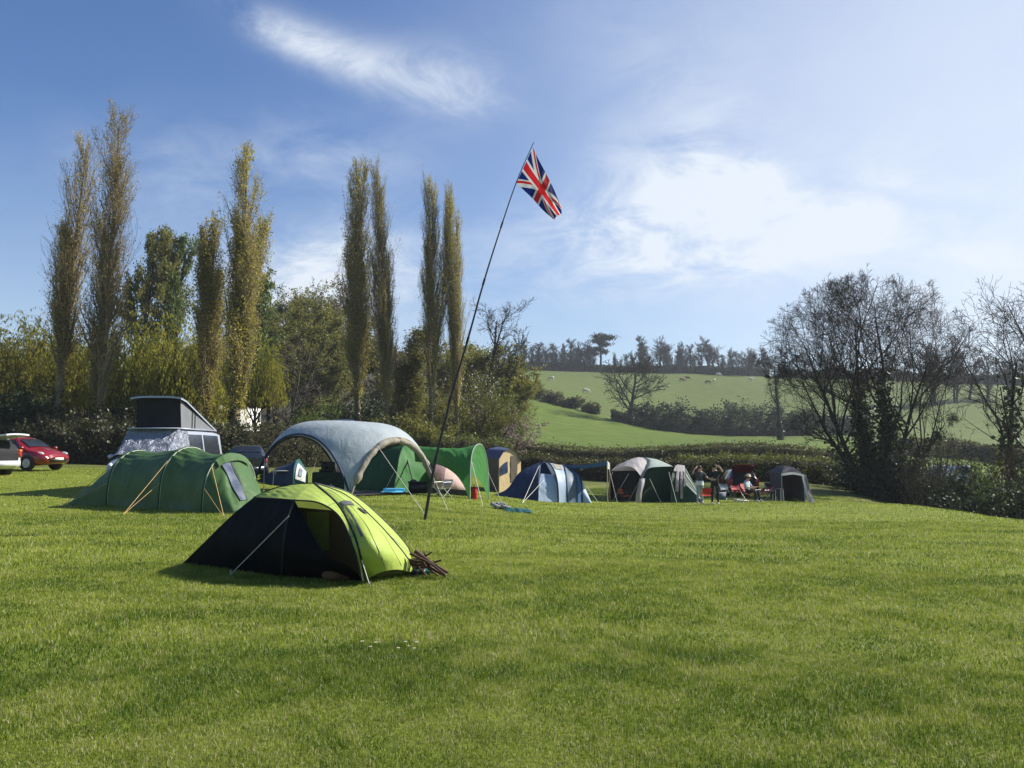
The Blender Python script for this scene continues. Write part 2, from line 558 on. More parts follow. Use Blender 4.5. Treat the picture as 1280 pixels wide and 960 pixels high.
def blades(n, r0, r1, wid, hgt, k, half=0.70):
    n = int(n * half / 0.66)
    a = rng.uniform(-half, half, n)
    r = np.sqrt(rng.uniform(r0 ** 2, r1 ** 2, n))
    x, y = r * np.sin(a), r * np.cos(a)
    px = 640 + FPX * np.tan(a)
    e = np.interp(px, [0, 330, 480, 760, 1000, 1100, 1160, 1230, 1300, 1500], [45, 44, 50, 50, 52, 50, 40, 30, 27, 26])
    ok = r < e - 0.5
    x, y = x[ok], y[ok]
    n = len(x)
    z = height(x, y)
    wx = x + 1.5 * (vnoise(x, y, 5.0, 8) - .5); wy = y + .9 * (vnoise(x, y, 4.0, 9) - .5)
    band = vnoise(wx * .22, wy, .62, 6) * .6 + vnoise(wx * .3, wy, 1.9, 7) * .4
    lush = 0.40 * vnoise(x, y * 1.6, 1.1, 1) + 0.30 * vnoise(x, y * 1.5, 0.30, 2) + .30 * (1 - band)
    dry = 0.30 * vnoise(x, y * 1.5, 0.7, 3) + 0.32 * vnoise(x, y, 0.17, 4) + .38 * band
    dry = np.clip((dry - .5) * 1.75 + .5, 0, 1)
    hh = hgt * (0.30 + 1.0 * lush) * rng.uniform(0.6, 1.25, n)
    ww = wid * rng.uniform(0.7, 1.3, n)
    th = rng.uniform(0, 2 * pi, n)
    lean = rng.gamma(2.0, 0.24, n)
    ld = rng.uniform(0, 2 * pi, n)
    side = np.stack([np.cos(th), np.sin(th), 0 * th], 1) * (ww / 2)[:, None]
    ln = np.stack([np.cos(ld), np.sin(ld)], 1)
    b = np.stack([x, y, z - 0.004], 1)
    mid = b + np.concatenate([ln * (hh * lean * 0.3)[:, None], (hh * 0.55)[:, None]], 1)
    tip = b + np.concatenate([ln * (hh * lean * 0.95)[:, None], (hh * np.clip(1 - 0.22 * lean, 0.35, 1))[:, None]], 1)
    vv = np.stack([b - side, b + side, mid + side * 0.8, mid - side * 0.8, tip], 1).reshape(-1, 3)
    i = np.arange(n)[:, None] * 5
    r = np.hypot(x, y)
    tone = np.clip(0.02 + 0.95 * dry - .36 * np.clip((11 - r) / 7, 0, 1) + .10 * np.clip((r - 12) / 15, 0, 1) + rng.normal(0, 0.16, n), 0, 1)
    dead = (rng.random(n) < 0.09 + 0.25 * np.clip(dry - 0.52, 0, 1) * 2).astype(float)
    k.append((vv, i + np.array([0, 1, 2, 3]), i + np.array([3, 2, 4]), np.repeat(np.stack([tone, dead, lush], 1), 5, 0)))


parts = []
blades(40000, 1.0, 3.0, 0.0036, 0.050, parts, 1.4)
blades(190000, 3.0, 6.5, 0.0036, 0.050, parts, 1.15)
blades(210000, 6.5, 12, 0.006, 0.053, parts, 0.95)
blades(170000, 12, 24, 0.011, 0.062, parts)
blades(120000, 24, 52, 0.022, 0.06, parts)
m = M()
for vv, q, tt, c in parts: m.add(vv, q, tt)
gb, t, o = newmat('grass blade')
at_ = t.nodes.new('ShaderNodeAttribute'); at_.attribute_name = 'blade'
sp = t.nodes.new('ShaderNodeSeparateColor')
t.links.new(at_.outputs['Color'], sp.inputs[0])
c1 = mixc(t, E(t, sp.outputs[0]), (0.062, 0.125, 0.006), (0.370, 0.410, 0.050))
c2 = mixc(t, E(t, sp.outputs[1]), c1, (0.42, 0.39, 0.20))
p = t.nodes.new('ShaderNodeBsdfPrincipled')
t.links.new(c2, p.inputs['Base Color'])
p.inputs['Roughness'].default_value = 0.5
p.inputs['Specular IOR Level'].default_value = 0.3
tr = t.nodes.new('ShaderNodeBsdfTranslucent')
t.links.new(c2, tr.inputs['Color'])
mxs = t.nodes.new('ShaderNodeMixShader'); mxs.inputs[0].default_value = 0.4
t.links.new(p.outputs[0], mxs.inputs[1]); t.links.new(tr.outputs[0], mxs.inputs[2])
t.links.new(mxs.outputs[0], o.inputs['Surface'])
grass = m.make('grass', gb)
grass['kind'] = 'stuff'
tag(grass, 'short mown green grass covering the whole camping field', 'grass')
ca = grass.data.color_attributes.new('blade', 'FLOAT_COLOR', 'POINT')
cc = np.concatenate([np.concatenate([c for *_, c in parts]), np.ones((sum(len(c) for *_, c in parts), 1))], 1)
ca.data.foreach_set('color', cc.astype(np.float32).ravel())

# ---------------------------------------------------------------- air
hm = bpy.data.materials.new('pale air'); hm.use_nodes = True
t = hm.node_tree; t.nodes.clear()
o = t.nodes.new('ShaderNodeOutputMaterial')
pv = t.nodes.new('ShaderNodeVolumePrincipled')
pv.inputs['Color'].default_value = (0.86, 0.92, 1.0, 1)
pv.inputs['Density'].default_value = HAZE
pv.inputs['Anisotropy'].default_value = 0.2
t.links.new(pv.outputs[0], o.inputs['Volume'])
zmin = float(Z.min()) - 1.0
hz = M().box((0, 0, (zmin + 75) / 2), (RMAX * 2 + 12, RMAX * 2 + 12, 75 - zmin)).make('haze', hm, smooth=False)
hz['kind'] = 'stuff'
tag(hz, 'thin pale haze hanging over the valley', 'haze')


# ---------------------------------------------------------------- trees and hedges
bark_dark = surf('dark bark', (.060, .052, .040), (.032, .028, .022), .9, 8, bscale=20, bstr=.6, spec=.1)
bark_grey = surf('grey bark', (.120, .105, .085), (.070, .062, .050), .9, 8, bscale=20, bstr=.6, spec=.1)
bark_brown = surf('brown twig bark', (.17, .125, .080), (.10, .075, .050), .9, 6, spec=.1)
bark_poplar = surf('poplar bark', (.25, .205, .125), (.15, .125, .078), .9, 6, bscale=14, bstr=.6, spec=.1)
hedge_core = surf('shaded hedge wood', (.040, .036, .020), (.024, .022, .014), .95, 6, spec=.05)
ivy_leaf = leafmat('ivy leaf', (.022, .034, .010), (.060, .080, .022), .2, .4)
poplar_leaf = leafmat('young poplar leaf', (.34, .26, .065), (.54, .43, .12), .58)
poplar_leaf_green = leafmat('greener poplar leaf', (.32, .285, .055), (.52, .45, .105), .58)
willow_leaf = leafmat('willow leaf', (.175, .180, .018), (.360, .335, .040), .5)
olive_leaf = leafmat('olive spring leaf', (.120, .128, .024), (.255, .240, .056), .4)
green_leaf = leafmat('fresh green leaf', (.070, .110, .020), (.170, .215, .045), .4)
yellow_leaf = leafmat('yellow green leaf', (.130, .140, .018), (.230, .225, .035), .45)
brown_leaf = leafmat('brown bud', (.120, .085, .040), (.210, .150, .075), .3)
dark_leaf = leafmat('dark evergreen leaf', (.022, .036, .013), (.060, .078, .026), .2)
hedge_leaf = leafmat('hedge leaf', (.060, .060, .017), (.135, .135, .034), .3)
hedge_green = leafmat('green hedge leaf', (.066, .082, .017), (.175, .190, .038), .3)
red_leaf = leafmat('red brown leaf', (.090, .028, .018), (.150, .060, .035), .3)
shade_leaf = leafmat('dull hedge leaf', (.038, .042, .014), (.090, .092, .030), .25)
blossom = leafmat('white blossom', (.55, .53, .48), (.75, .73, .68), .4)
pink_blossom = leafmat('pinkish blossom', (.26, .19, .17), (.40, .31, .27), .4)
pine_leaf = leafmat('pine needle', (.012, .024, .014), (.030, .046, .024), .15)


def unit(a): return a / (np.linalg.norm(a, axis=-1, keepdims=True) + 1e-9)


def poly(rng, P, D, L, R, n, jit, trop, tip=0.25):
    B = len(P)
    pts, dirs = [P], []
    d = D.copy(); p = P.copy()
    tr = np.asarray(trop, float)
    for i in range(n):
        d = unit(d + jit * rng.normal(size=(B, 3)) + tr)
        p = p + d * (L / n)[:, None]
        pts.append(p); dirs.append(d)
    dirs.append(d)
    f = np.linspace(0, 1, n + 1)
    return np.stack(pts, 1), np.stack(dirs, 1), R[:, None] * (1 - (1 - tip) * f)[None]


def kids(rng, pts, dirs, rad, L, m, f0, f1, ang, asd, ratio, rr, shape=None, flat=0.0):
    B, n1 = rad.shape
    f = (np.arange(m)[None] + rng.random((B, m))) / m
    f = f0 + (f1 - f0) * f
    q = f * (n1 - 1); i = np.minimum(q.astype(int), n1 - 2); u = (q - i)
    b = np.arange(B)[:, None]
    P = pts[b, i] * (1 - u[..., None]) + pts[b, i + 1] * u[..., None]
    D = unit(dirs[b, i])
    r = rad[b, i] * (1 - u) + rad[b, i + 1] * u
    k = rng.normal(size=(B, m, 3)); k[..., 2] *= (1 - flat)
    k = unit(k - (k * D).sum(-1, keepdims=True) * D)
    a = np.radians(rng.normal(ang, asd, (B, m)))[..., None]
    D2 = unit(D * np.cos(a) + k * np.sin(a))
    Lc = L[:, None] * ratio * rng.uniform(.65, 1.2, (B, m))
    if shape is not None: Lc = Lc * shape(f)
    Rc = np.maximum(r * rr, 0.002)
    return P.reshape(-1, 3), D2.reshape(-1, 3), Lc.ravel(), Rc.ravel()


def tubes(mb, pts, rad, k):
    B, n, _ = pts.shape
    tg = unit(np.gradient(pts, axis=1))
    ref = np.where(np.abs(tg[..., 2:3]) < 0.8, V(0, 0, 1), V(1, 0, 0))
    a = unit(np.cross(tg, ref)); b = np.cross(tg, a)
    an = np.arange(k) * 2 * pi / k
    ring = pts[:, :, None] + rad[:, :, None, None] * (a[:, :, None] * np.cos(an)[:, None] + b[:, :, None] * np.sin(an)[:, None])
    i = np.arange(B * n * k).reshape(B, n, k)
    j = np.roll(i, -1, 2)
    q = np.stack([i[:, :-1], j[:, :-1], j[:, 1:], i[:, 1:]], -1).reshape(-1, 4)
    mb.add(ring.reshape(-1, 3), q)


def cards(mb, rng, P, size, aspect=.6, axis=None):
    """Leaf shaped faces at points P."""
    n = len(P)
    a = unit(rng.normal(size=(n, 3))) if axis is None else unit(axis)
    b = unit(np.cross(a, rng.normal(size=(n, 3))))
    s = (size * rng.uniform(.6, 1.35, n))[:, None]
    a, b = a * s, b * s * aspect / 2
    v = np.stack([P, P + a * .45 + b, P + a, P + a * .45 - b], 1).reshape(-1, 3)
    mb.add(v, np.arange(n * 4).reshape(n, 4))


def along(rng, pts, k, spread):
    B, n, _ = pts.shape
    f = rng.random((B, k)) * (n - 1); i = np.minimum(f.astype(int), n - 2); u = (f - i)[..., None]
    b = np.arange(B)[:, None]
    P = pts[b, i] * (1 - u) + pts[b, i + 1] * u
    return (P + rng.normal(size=P.shape) * spread).reshape(-1, 3)


def one(*a): return tuple(np.array([x], float) for x in a)


UNUSED = []


def fit(H, W, *mbs, pc=96):
    """Scale the collected parts of one plant to its measured height (and width)."""
    allv = np.concatenate([v for mb in mbs for v in mb.v])
    sz = H / np.percentile(allv[:, 2], 99.7)
    sx = sz if W is None else W / 2 / np.percentile(np.hypot(allv[:, 0], allv[:, 1]), pc)
    for mb in mbs:
        mb.v = [v * V(sx, sx, sz) for v in mb.v]


def finish(root, trunk, crown, bm, lm, extra=(), H=None, W=None, pc=96):
    if H: fit(H, W, *[x for x in (trunk, crown) if x is not None and x.n], *[e[1] for e in extra], pc=pc)
    trunk.make('trunk', bm, root)
    if crown is not None and crown.n: crown.make('crown', lm, root, smooth=False)
    for nm, mb, mt in extra: mb.make(nm, mt, root, smooth=False)
    return root


def poplar(seed, H, W, bare, lm, leaves=26, label='', loc=(0, 0, 0), name='poplar_tree', split=0, sz=.125):
    """Columnar poplar: upswept branches round one or two leaders, thin young foliage."""
    rng = np.random.default_rng(seed)
    root = thing(name, label, 'tree', loc, rng.uniform(0, 6))
    tr, cr = M(), M()
    P, D, L, Rd = one((0, 0, -.3), (0, 0, 1), H * .97, H * .0125)
    pts, dirs, rad = poly(rng, P, D, L, Rd, 16, .022, (0, 0, .03), .12)
    tubes(tr, pts, rad, 8)
    if split:
        P, D, L2, R2 = kids(rng, pts, dirs, rad, L, split + 1, .04, .22, 3.6, .8, .82, .7)
        p2, d2, r2 = poly(rng, P, D, L2, R2, 16, .022, (0, 0, .05), .12)
        tubes(tr, p2, r2, 6)
        pts, dirs, rad = np.vstack([pts, p2]), np.vstack([dirs, d2]), np.vstack([rad, r2])
        L = np.concatenate([L, L2])
    shp = lambda f: (.42 + .75 * np.sin(pi * np.clip(f, 0, 1) ** .85)) * np.clip((f - bare) / .12 + .35, .25, 1)
    P, D, L1, R1 = kids(rng, pts, dirs, rad, L, 76, bare, .975, 30, 8, .16, .42, shp)
    p1, d1, r1 = poly(rng, P, D, L1, R1, 7, .06, (0, 0, .20), .2)
    tubes(tr, p1, r1, 4)
    P, D, L2, R2 = kids(rng, p1, d1, r1, L1, 11, .12, 1, 28, 9, .36, .5)
    p2, d2, r2 = poly(rng, P, D, L2, R2, 4, .08, (0, 0, .26), .3)
    tubes(tr, p2, np.maximum(r2, .007), 3)
    P, D, L3, R3 = kids(rng, p2, d2, r2, L2, 3, .3, 1, 30, 10, .5, .5)
    p3, d3, r3 = poly(rng, P, D, L3, R3, 2, .1, (0, 0, .15), .4)
    tubes(tr, p3, np.maximum(r3, .006), 3)
    k = along(rng, p2, leaves // 2 + 2, .13)
    # lower crown carries more leaf than the windswept top
    keep = rng.random(len(k)) < np.clip(1.02 - .62 * (k[:, 2] / H), .2, 1)
    cards(cr, rng, k[keep], sz, .62, rng.normal(size=k[keep].shape) * .8 + V(0, 0, .8))
    k = along(rng, p3, max(1, leaves // 6), .10)
    keep = rng.random(len(k)) < np.clip(1.02 - .60 * (k[:, 2] / H), .2, 1)
    cards(cr, rng, k[keep], sz * .9, .62)
    ex = []
    if bare > .07:                           # ivy round the foot
        iv = M()
        n = 1100
        h = rng.beta(1.1, 2.2, n) * H * .22
        a = rng.uniform(0, 2 * pi, n)
        q = np.stack([np.cos(a), np.sin(a)], 1) * (H * .0115 * (1 - h / H * .8) + rng.gamma(2, .05, n))[:, None]
        cards(iv, rng, np.concatenate([q, h[:, None]], 1), .17, .8)
        ex = [('ivy', iv, ivy_leaf)]
    return finish(root, tr, cr, bark_poplar, lm, ex, H, W, 88)


def willow(seed, H, W, lm, label, loc, low=.9):
    """Weeping willow: a spreading limb frame with curtains of hanging strands."""
    rng = np.random.default_rng(seed)
    root = thing('willow_tree', label, 'tree', loc, rng.uniform(0, 6))
    tr, cr = M(), M()
    pts, dirs, rad = poly(rng, *one((0, 0, -.3), (0, 0, 1), H * .42, H * .035), 6, .08, (0, 0, .03), .7)
    tubes(tr, pts, rad, 8)
    P, D, L1, R1 = kids(rng, pts, dirs, rad, np.array([H]), 9, .45, 1, 38, 12, .60, .55)
    p1, d1, r1 = poly(rng, P, D, L1, R1, 7, .14, (0, 0, .05), .2)
    tubes(tr, p1, r1, 5)
    P, D, L2, R2 = kids(rng, p1, d1, r1, L1, 7, .25, 1, 45, 14, .42, .5)
    p2, d2, r2 = poly(rng, P, D, L2, R2, 5, .16, (0, 0, .0), .2)
    tubes(tr, p2, np.maximum(r2, .015), 4)
    P, D, L3, R3 = kids(rng, p2, d2, r2, L2, 13, .15, 1, 60, 20, 1.0, .4)
    L3 = rng.uniform(.22, .62, len(L3)) * H
    p3, d3, r3 = poly(rng, P, D, L3, R3, 8, .05, (0, 0, -.33), .4)
    p3[..., 2] = np.maximum(p3[..., 2], low + rng.uniform(0, .9, (len(p3), 1)))
    tubes(tr, p3, np.full(r3.shape, .007), 3)
    k = along(rng, p3, 34, .035)
    ax = rng.normal(size=k.shape) * .35 + V(0, 0, -1)
    cards(cr, rng, k, .27, .34, ax)
    return finish(root, tr, cr, bark_dark, lm, (), H, W)


def broad(seed, H, W, lm, nleaf, leaf=.22, name='woodland_tree', label='', loc=(0, 0, 0), bm=None, group=None, trunk_f=.35, spread=.22, twigs=True, tw=.008, thick=.022, extra=(), cat='tree'):
    """Rounded tree: forked limbs, twigs and leaf sprays that leave gaps."""
    rng = np.random.default_rng(seed)
    root = thing(name, label, cat, loc, rng.uniform(0, 6), group)
    tr, cr = M(), M()
    pts, dirs, rad = poly(rng, *one((0, 0, -.4), (0, 0, 1), H * .72, H * thick), 9, .06, (0, 0, .04), .25)
    tubes(tr, pts, rad, 7)
    shp = lambda f: np.sin(np.clip((f - trunk_f * .6) / (1.05 - trunk_f * .6), 0.08, 1) * pi * .80 + .35)
    P, D, L1, R1 = kids(rng, pts, dirs, rad, np.array([W]), 15, trunk_f, 1, 52, 13, .56, .55, shp)
    p1, d1, r1 = poly(rng, P, D, L1, R1, 6, .13, (0, 0, .09), .22)
    tubes(tr, p1, r1, 5)
    P, D, L2, R2 = kids(rng, p1, d1, r1, L1, 8, .22, 1, 42, 12, .46, .55)
    p2, d2, r2 = poly(rng, P, D, L2, R2, 4, .15, (0, 0, .06), .25)
    tubes(tr, p2, np.maximum(r2, tw * 1.5), 4)
    P, D, L3, R3 = kids(rng, p2, d2, r2, L2, 5, .2, 1, 42, 14, .55, .5)
    p3, d3, r3 = poly(rng, P, D, L3, R3, 3, .15, (0, 0, .05), .35)
    if twigs: tubes(tr, p3, np.maximum(r3, tw), 3)
    if nleaf:
        kk = max(1, int(nleaf / len(p3)))
        k = along(rng, p3, kk, leaf * spread * 3)
        cards(cr, rng, k, leaf, .7)
    return finish(root, tr, cr, bm or bark_dark, lm, extra, H, W)


def bush(seed, H, W, lm, nleaf, leaf=.16, name='bush', label='', loc=(0, 0, 0), bm=None, group=None, second=None, frac=.0, cat='bush', dens=1.0, low=0.0):
    """Many-stemmed shrub with leaves on all its twigs; second = another kind of petal or leaf on some of them."""
    rng = np.random.default_rng(seed)
    root = thing(name, label, cat, loc, rng.uniform(0, 6), group)
    tr, cr = M(), M()
    n = 12
    a = rng.uniform(0, 2 * pi, n)
    P = np.stack([np.cos(a) * W * .12, np.sin(a) * W * .12, np.full(n, -.15)], 1)
    tilt = rng.uniform(.05, .95, n) * min(1.0, W / H)
    D = unit(np.stack([np.cos(a) * tilt, np.sin(a) * tilt, np.ones(n)], 1))
    L = np.hypot(H, tilt * W * .35) * rng.uniform(.68, 1.0, n)
    pts, dirs, rad = poly(rng, P, D, L, np.full(n, .018 * H), 6, .10, (0, 0, .02), .2)
    tubes(tr, pts, rad, 5)
    P, D, L1, R1 = kids(rng, pts, dirs, rad, L, 10, .12 + low, 1, 50, 14, .34, .5)
    p1, d1, r1 = poly(rng, P, D, L1, R1, 4, .16, (0, 0, .05), .25)
    tubes(tr, p1, np.maximum(r1, .010), 4)
    P, D, L2, R2 = kids(rng, p1, d1, r1, L1, 6, .15, 1, 48, 14, .5, .5)
    p2, d2, r2 = poly(rng, P, D, L2, R2, 3, .16, (0, 0, .03), .3)
    tubes(tr, p2, np.maximum(r2, .006), 3)
    ex = []
    if nleaf:
        k = along(rng, p2, max(1, int(nleaf / len(p2))), leaf * .7)
        k[:, 2] = np.maximum(k[:, 2], .02)
        if second is not None:
            s = rng.random(len(k)) < frac
            b2 = M(); cards(b2, rng, k[s], leaf, .9); k = k[~s]
            ex = [('blossom', b2, second)]
        cards(cr, rng, k, leaf, .75)
    return finish(root, tr, cr, bm or bark_brown, lm, ex, H, W)


def bare_tree(seed, H, label, loc, name='bare_tree', trunks=((0, 0, 0, 0, 1),), levels=5, m=(7, 6, 6, 5), wide=1.0, bm=None, group=None, ivy=0, buds=0, thick=.03, lowest=.28, twig_r=.008, up=.05, ang=44, W=None, env=None, cx=0.0):
    """Leafless tree grown branch by branch down to its twigs; ivy wraps its trunks."""
    rng = np.random.default_rng(seed)
    root = thing(name, label, 'tree', loc, 0, group)
    tr, cr, iv = M(), M(), M()
    T = np.array(trunks, float)
    P = np.concatenate([T[:, :2], np.full((len(T), 1), -.4)], 1)
    D = unit(np.concatenate([T[:, 2:4], np.ones((len(T), 1))], 1))
    L = H * .80 * T[:, 4]
    Rd = H * thick * np.sqrt(T[:, 4]) / len(T) ** .35
    pts, dirs, rad = poly(rng, P, D, L, Rd, 10, .055, (0, 0, .03), .16)
    rad[:, 0] *= 1.45
    tubes(tr, pts, rad, 9)
    trunk_pts, trunk_rad = pts, rad
    shp = lambda f: 1.12 - .55 * f
    ratio = (.56 * wide, .50, .50, .52)
    tip = None
    for lv in range(levels - 1):
        P, D, L, Rd = kids(rng, pts, dirs, rad, L, m[lv], lowest if lv == 0 else .18, 1.0, ang if lv == 0 else 40, 12, ratio[lv], (.55, .56, .58, .6)[lv], shp if lv == 0 else None)
        if env is not None:
            rx, zc, rz = env
            q = (P - V(cx, 0, zc)) / V(rx, rx, rz); e = D / V(rx, rx, rz)
            aa, bb, cc = (e * e).sum(1), (q * e).sum(1), (q * q).sum(1) - 1
            dist = (-bb + np.sqrt(np.maximum(bb * bb - aa * cc, 0))) / aa
            L = np.clip(np.where(lv == 0, np.maximum(L, dist * rng.uniform(.6, 1.0, len(L))), L), .25, np.maximum(dist * rng.uniform(.85, 1.08, len(L)), .25))
        n = (8, 6, 4, 3)[lv]
        pts, dirs, rad = poly(rng, P, D, L, Rd, n, (.12, .15, .17, .18)[lv], (0, 0, (up + .04, up + .02, up, up)[lv]), .25)
        tubes(tr, pts, np.maximum(rad, twig_r), (6, 4, 3, 3)[lv])
        if lv == 0: limb_pts, limb_rad = pts, rad
    trunk_o = None
    if buds:
        cards(cr, rng, along(rng, pts, buds, .03), .07, .5)
    ex = []
    if ivy:
        n = int(ivy)
        sel = np.argsort(np.abs(T[:, 2]))[:2] if len(T) > 2 else slice(None)
        k = along(rng, trunk_pts[sel], n // len(trunk_pts[sel]), 0.0)
        keep = rng.random(len(k)) < np.clip(1.15 - k[:, 2] / (H * (.56 if len(T) > 2 else .72)), 0, 1)
        k = k[keep]
        off = unit(rng.normal(size=k.shape) * V(1, 1, .4)) * (rng.gamma(2.2, .15 if len(T) > 2 else .11, len(k)) + H * .018)[:, None] * np.clip(1.25 - .75 * k[:, 2:3] / (H * .7), .35, 1.3)
        cards(iv, rng, k + off, .21, .85)
        if len(T) > 2:                       # a skirt of ivy over the feet of all the trunks
            k = along(rng, trunk_pts, n // 14, 0.0)
            k = k[rng.random(len(k)) < np.clip(1.1 - k[:, 2] / (H * .36), 0, 1)]
            cards(iv, rng, k + unit(rng.normal(size=k.shape) * V(1, 1, .4)) * (rng.gamma(2.2, .15, len(k)) + H * .016)[:, None], .21, .85)
        ex = [('ivy', iv, ivy_leaf)]
    return finish(root, tr, cr if buds else None, bm or bark_dark, brown_leaf, ex, H, W)


def place(root, loc, rz=0.0, s=1.0):
    root.location = tuple(loc); root.rotation_euler = (0, 0, rz)
    root.scale = (s, s, s) if np.isscalar(s) else s
    return root


def along_line(pxd, n):
    """n ground points spaced along a line of (px, depth)."""
    q = np.array([G(*p) for p in pxd])
    q = rs(q, n)
    q[:, 2] = height(q[:, 0], q[:, 1])
    return q


def hedge(seed, line, H, W, lm, label, leaf=.13, dens=150, core=None, name='hedge', ragged=.12, twig=0.0, bm=None):
    """Clipped or ragged hedge following the ground along a line."""
    rng = np.random.default_rng(seed)
    n = 40
    q = along_line(line, n)
    root = thing(name, label, 'hedge', q[0])
    d = unit(np.gradient(q, axis=0)); s = unit(np.stack([-d[:, 1], d[:, 0], 0 * d[:, 0]], 1))
    hh = H * (1 + ragged * (vnoise(np.arange(n) * 1.0, np.zeros(n), 2.3, seed) - .5) * 2)
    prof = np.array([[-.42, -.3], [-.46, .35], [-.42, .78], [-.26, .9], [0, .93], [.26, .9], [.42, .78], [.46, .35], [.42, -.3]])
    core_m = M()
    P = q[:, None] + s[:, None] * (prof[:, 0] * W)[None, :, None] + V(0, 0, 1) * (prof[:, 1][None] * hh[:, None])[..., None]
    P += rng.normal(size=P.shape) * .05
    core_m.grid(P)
    core_m.make('branches', bm or hedge_core, root, origin=q[0])  # solid dark hull, the hedge's inner shade put into its colour
    length = np.linalg.norm(np.diff(q, axis=0), axis=1).sum()
    k = int(length * dens * 2.0 * (H * 2 + W) / 3)
    f = rng.random(k) * (n - 1); i = f.astype(int); u = (f - i)[:, None]
    th = rng.random(k) * (2 * H + W)
    side = np.where(th < H, -1, np.where(th > H + W, 1, 0))
    a = np.where(th < H, th / H, np.where(th > H + W, (2 * H + W - th) / H, 1.0))
    cx = np.where(side == 0, (th - H) / W - .5, side * .5)
    a = np.clip(a, 0.02, 1)
    hq = (hh[i] * (1 - u[:, 0]) + hh[i + 1] * u[:, 0])
    roundoff = np.where(side != 0, 1 - .16 * np.clip((a - .6) / .4, 0, 1) ** 2, 1)
    p = q[i] * (1 - u) + q[i + 1] * u + s[i] * (cx * W * roundoff)[:, None] + V(0, 0, 1) * (a * hq)[:, None]
    p = p + rng.normal(size=p.shape) * V(.08, .08, .08)
    p[side == 0, 2] += rng.gamma(1.3, .07, int((side == 0).sum()))
    lf = M()
    cards(lf, rng, p, leaf, .7)
    lf.make('crown', lm, root, smooth=False, origin=q[0])
    if twig:
        kk = int(length * twig)
        sel = rng.integers(0, len(p), kk)
        b = p[sel] - V(0, 0, .2)
        tw = M()
        pts, dirs, rad = poly(rng, b, unit(rng.normal(size=(kk, 3)) * .45 + V(0, 0, 1)), rng.uniform(.4, 1.1, kk), np.full(kk, .012), 3, .15, (0, 0, .05), .3)
        tubes(tw, pts, rad, 3)
        tw.make('foliage_twigs', bark_grey, root, smooth=False, origin=q[0])['kind'] = 'stuff'
    return root


# ---- the poplars
for seed, px, d, top, W, bare, lm, lv, label, sp in [
        (11, 70, 49, 168, 2.1, .24, poplar_leaf, 5, 'thin half bare poplar with an ivied foot, leftmost of all the poplars', 1),
        (12, 122, 48, 130, 2.4, .14, poplar_leaf, 8, 'tallest poplar, brownish and twin topped, behind the tail of the green tunnel tent', 1),
        (13, 293, 50, 183, 2.8, .13, poplar_leaf_green, 17, 'dense green gold poplar rising behind the right end of the camper van', 2),
        (14, 257, 52, 276, 2.0, .15, poplar_leaf_green, 17, 'shorter poplar close against the dense one behind the camper van', 1),
        (15, 450, 63, 205, 2.55, .18, poplar_leaf_green, 11, 'left poplar of the close pair behind the pale grey shelter', 2),
        (16, 485, 62, 204, 2.45, .20, poplar_leaf_green, 10, 'right poplar of the close pair behind the pale grey shelter', 2),
        (17, 540, 63, 219, 2.6, .20, poplar_leaf_green, 11, 'poplar standing between the close pair and the leaning flagpole', 2),
        (18, 572, 64, 236, 1.95, .18, poplar_leaf_green, 12, 'narrow poplar crossed by the leaning flagpole', 1)]:
    b = G(px, d)
    H = (at(px, top, d)[2] - b[2])
    poplar(seed, H, W, bare, lm, lv, label, b, split=sp)
b = G(512, 68)
poplar(19, at(512, 412, 68)[2] - b[2], 2.2, .1, olive_leaf, 18, 'short dull young poplar in the gap between the two pairs of tall poplars', b, split=1)

# ---- willows behind the left poplars
for seed, px, d, top, W, label in [
        (21, 14, 58, 398, 9, 'weeping willow at the left edge behind the parked cars'),
        (22, 84, 63, 408, 8, 'weeping willow between the two left poplars'),
        (23, 178, 60, 402, 10, 'broad weeping willow behind the raised roof of the camper van'),
        (24, 232, 57, 404, 8, 'weeping willow with a dark crooked trunk left of the dense poplar'),
        (25, 320, 69, 424, 5, 'small weeping willow hanging over the white house gable')]:
    b = G(px, d)
    willow(seed, at(px, top, d)[2] - b[2], W, willow_leaf, label, b, 4.1 if seed == 25 else .9)

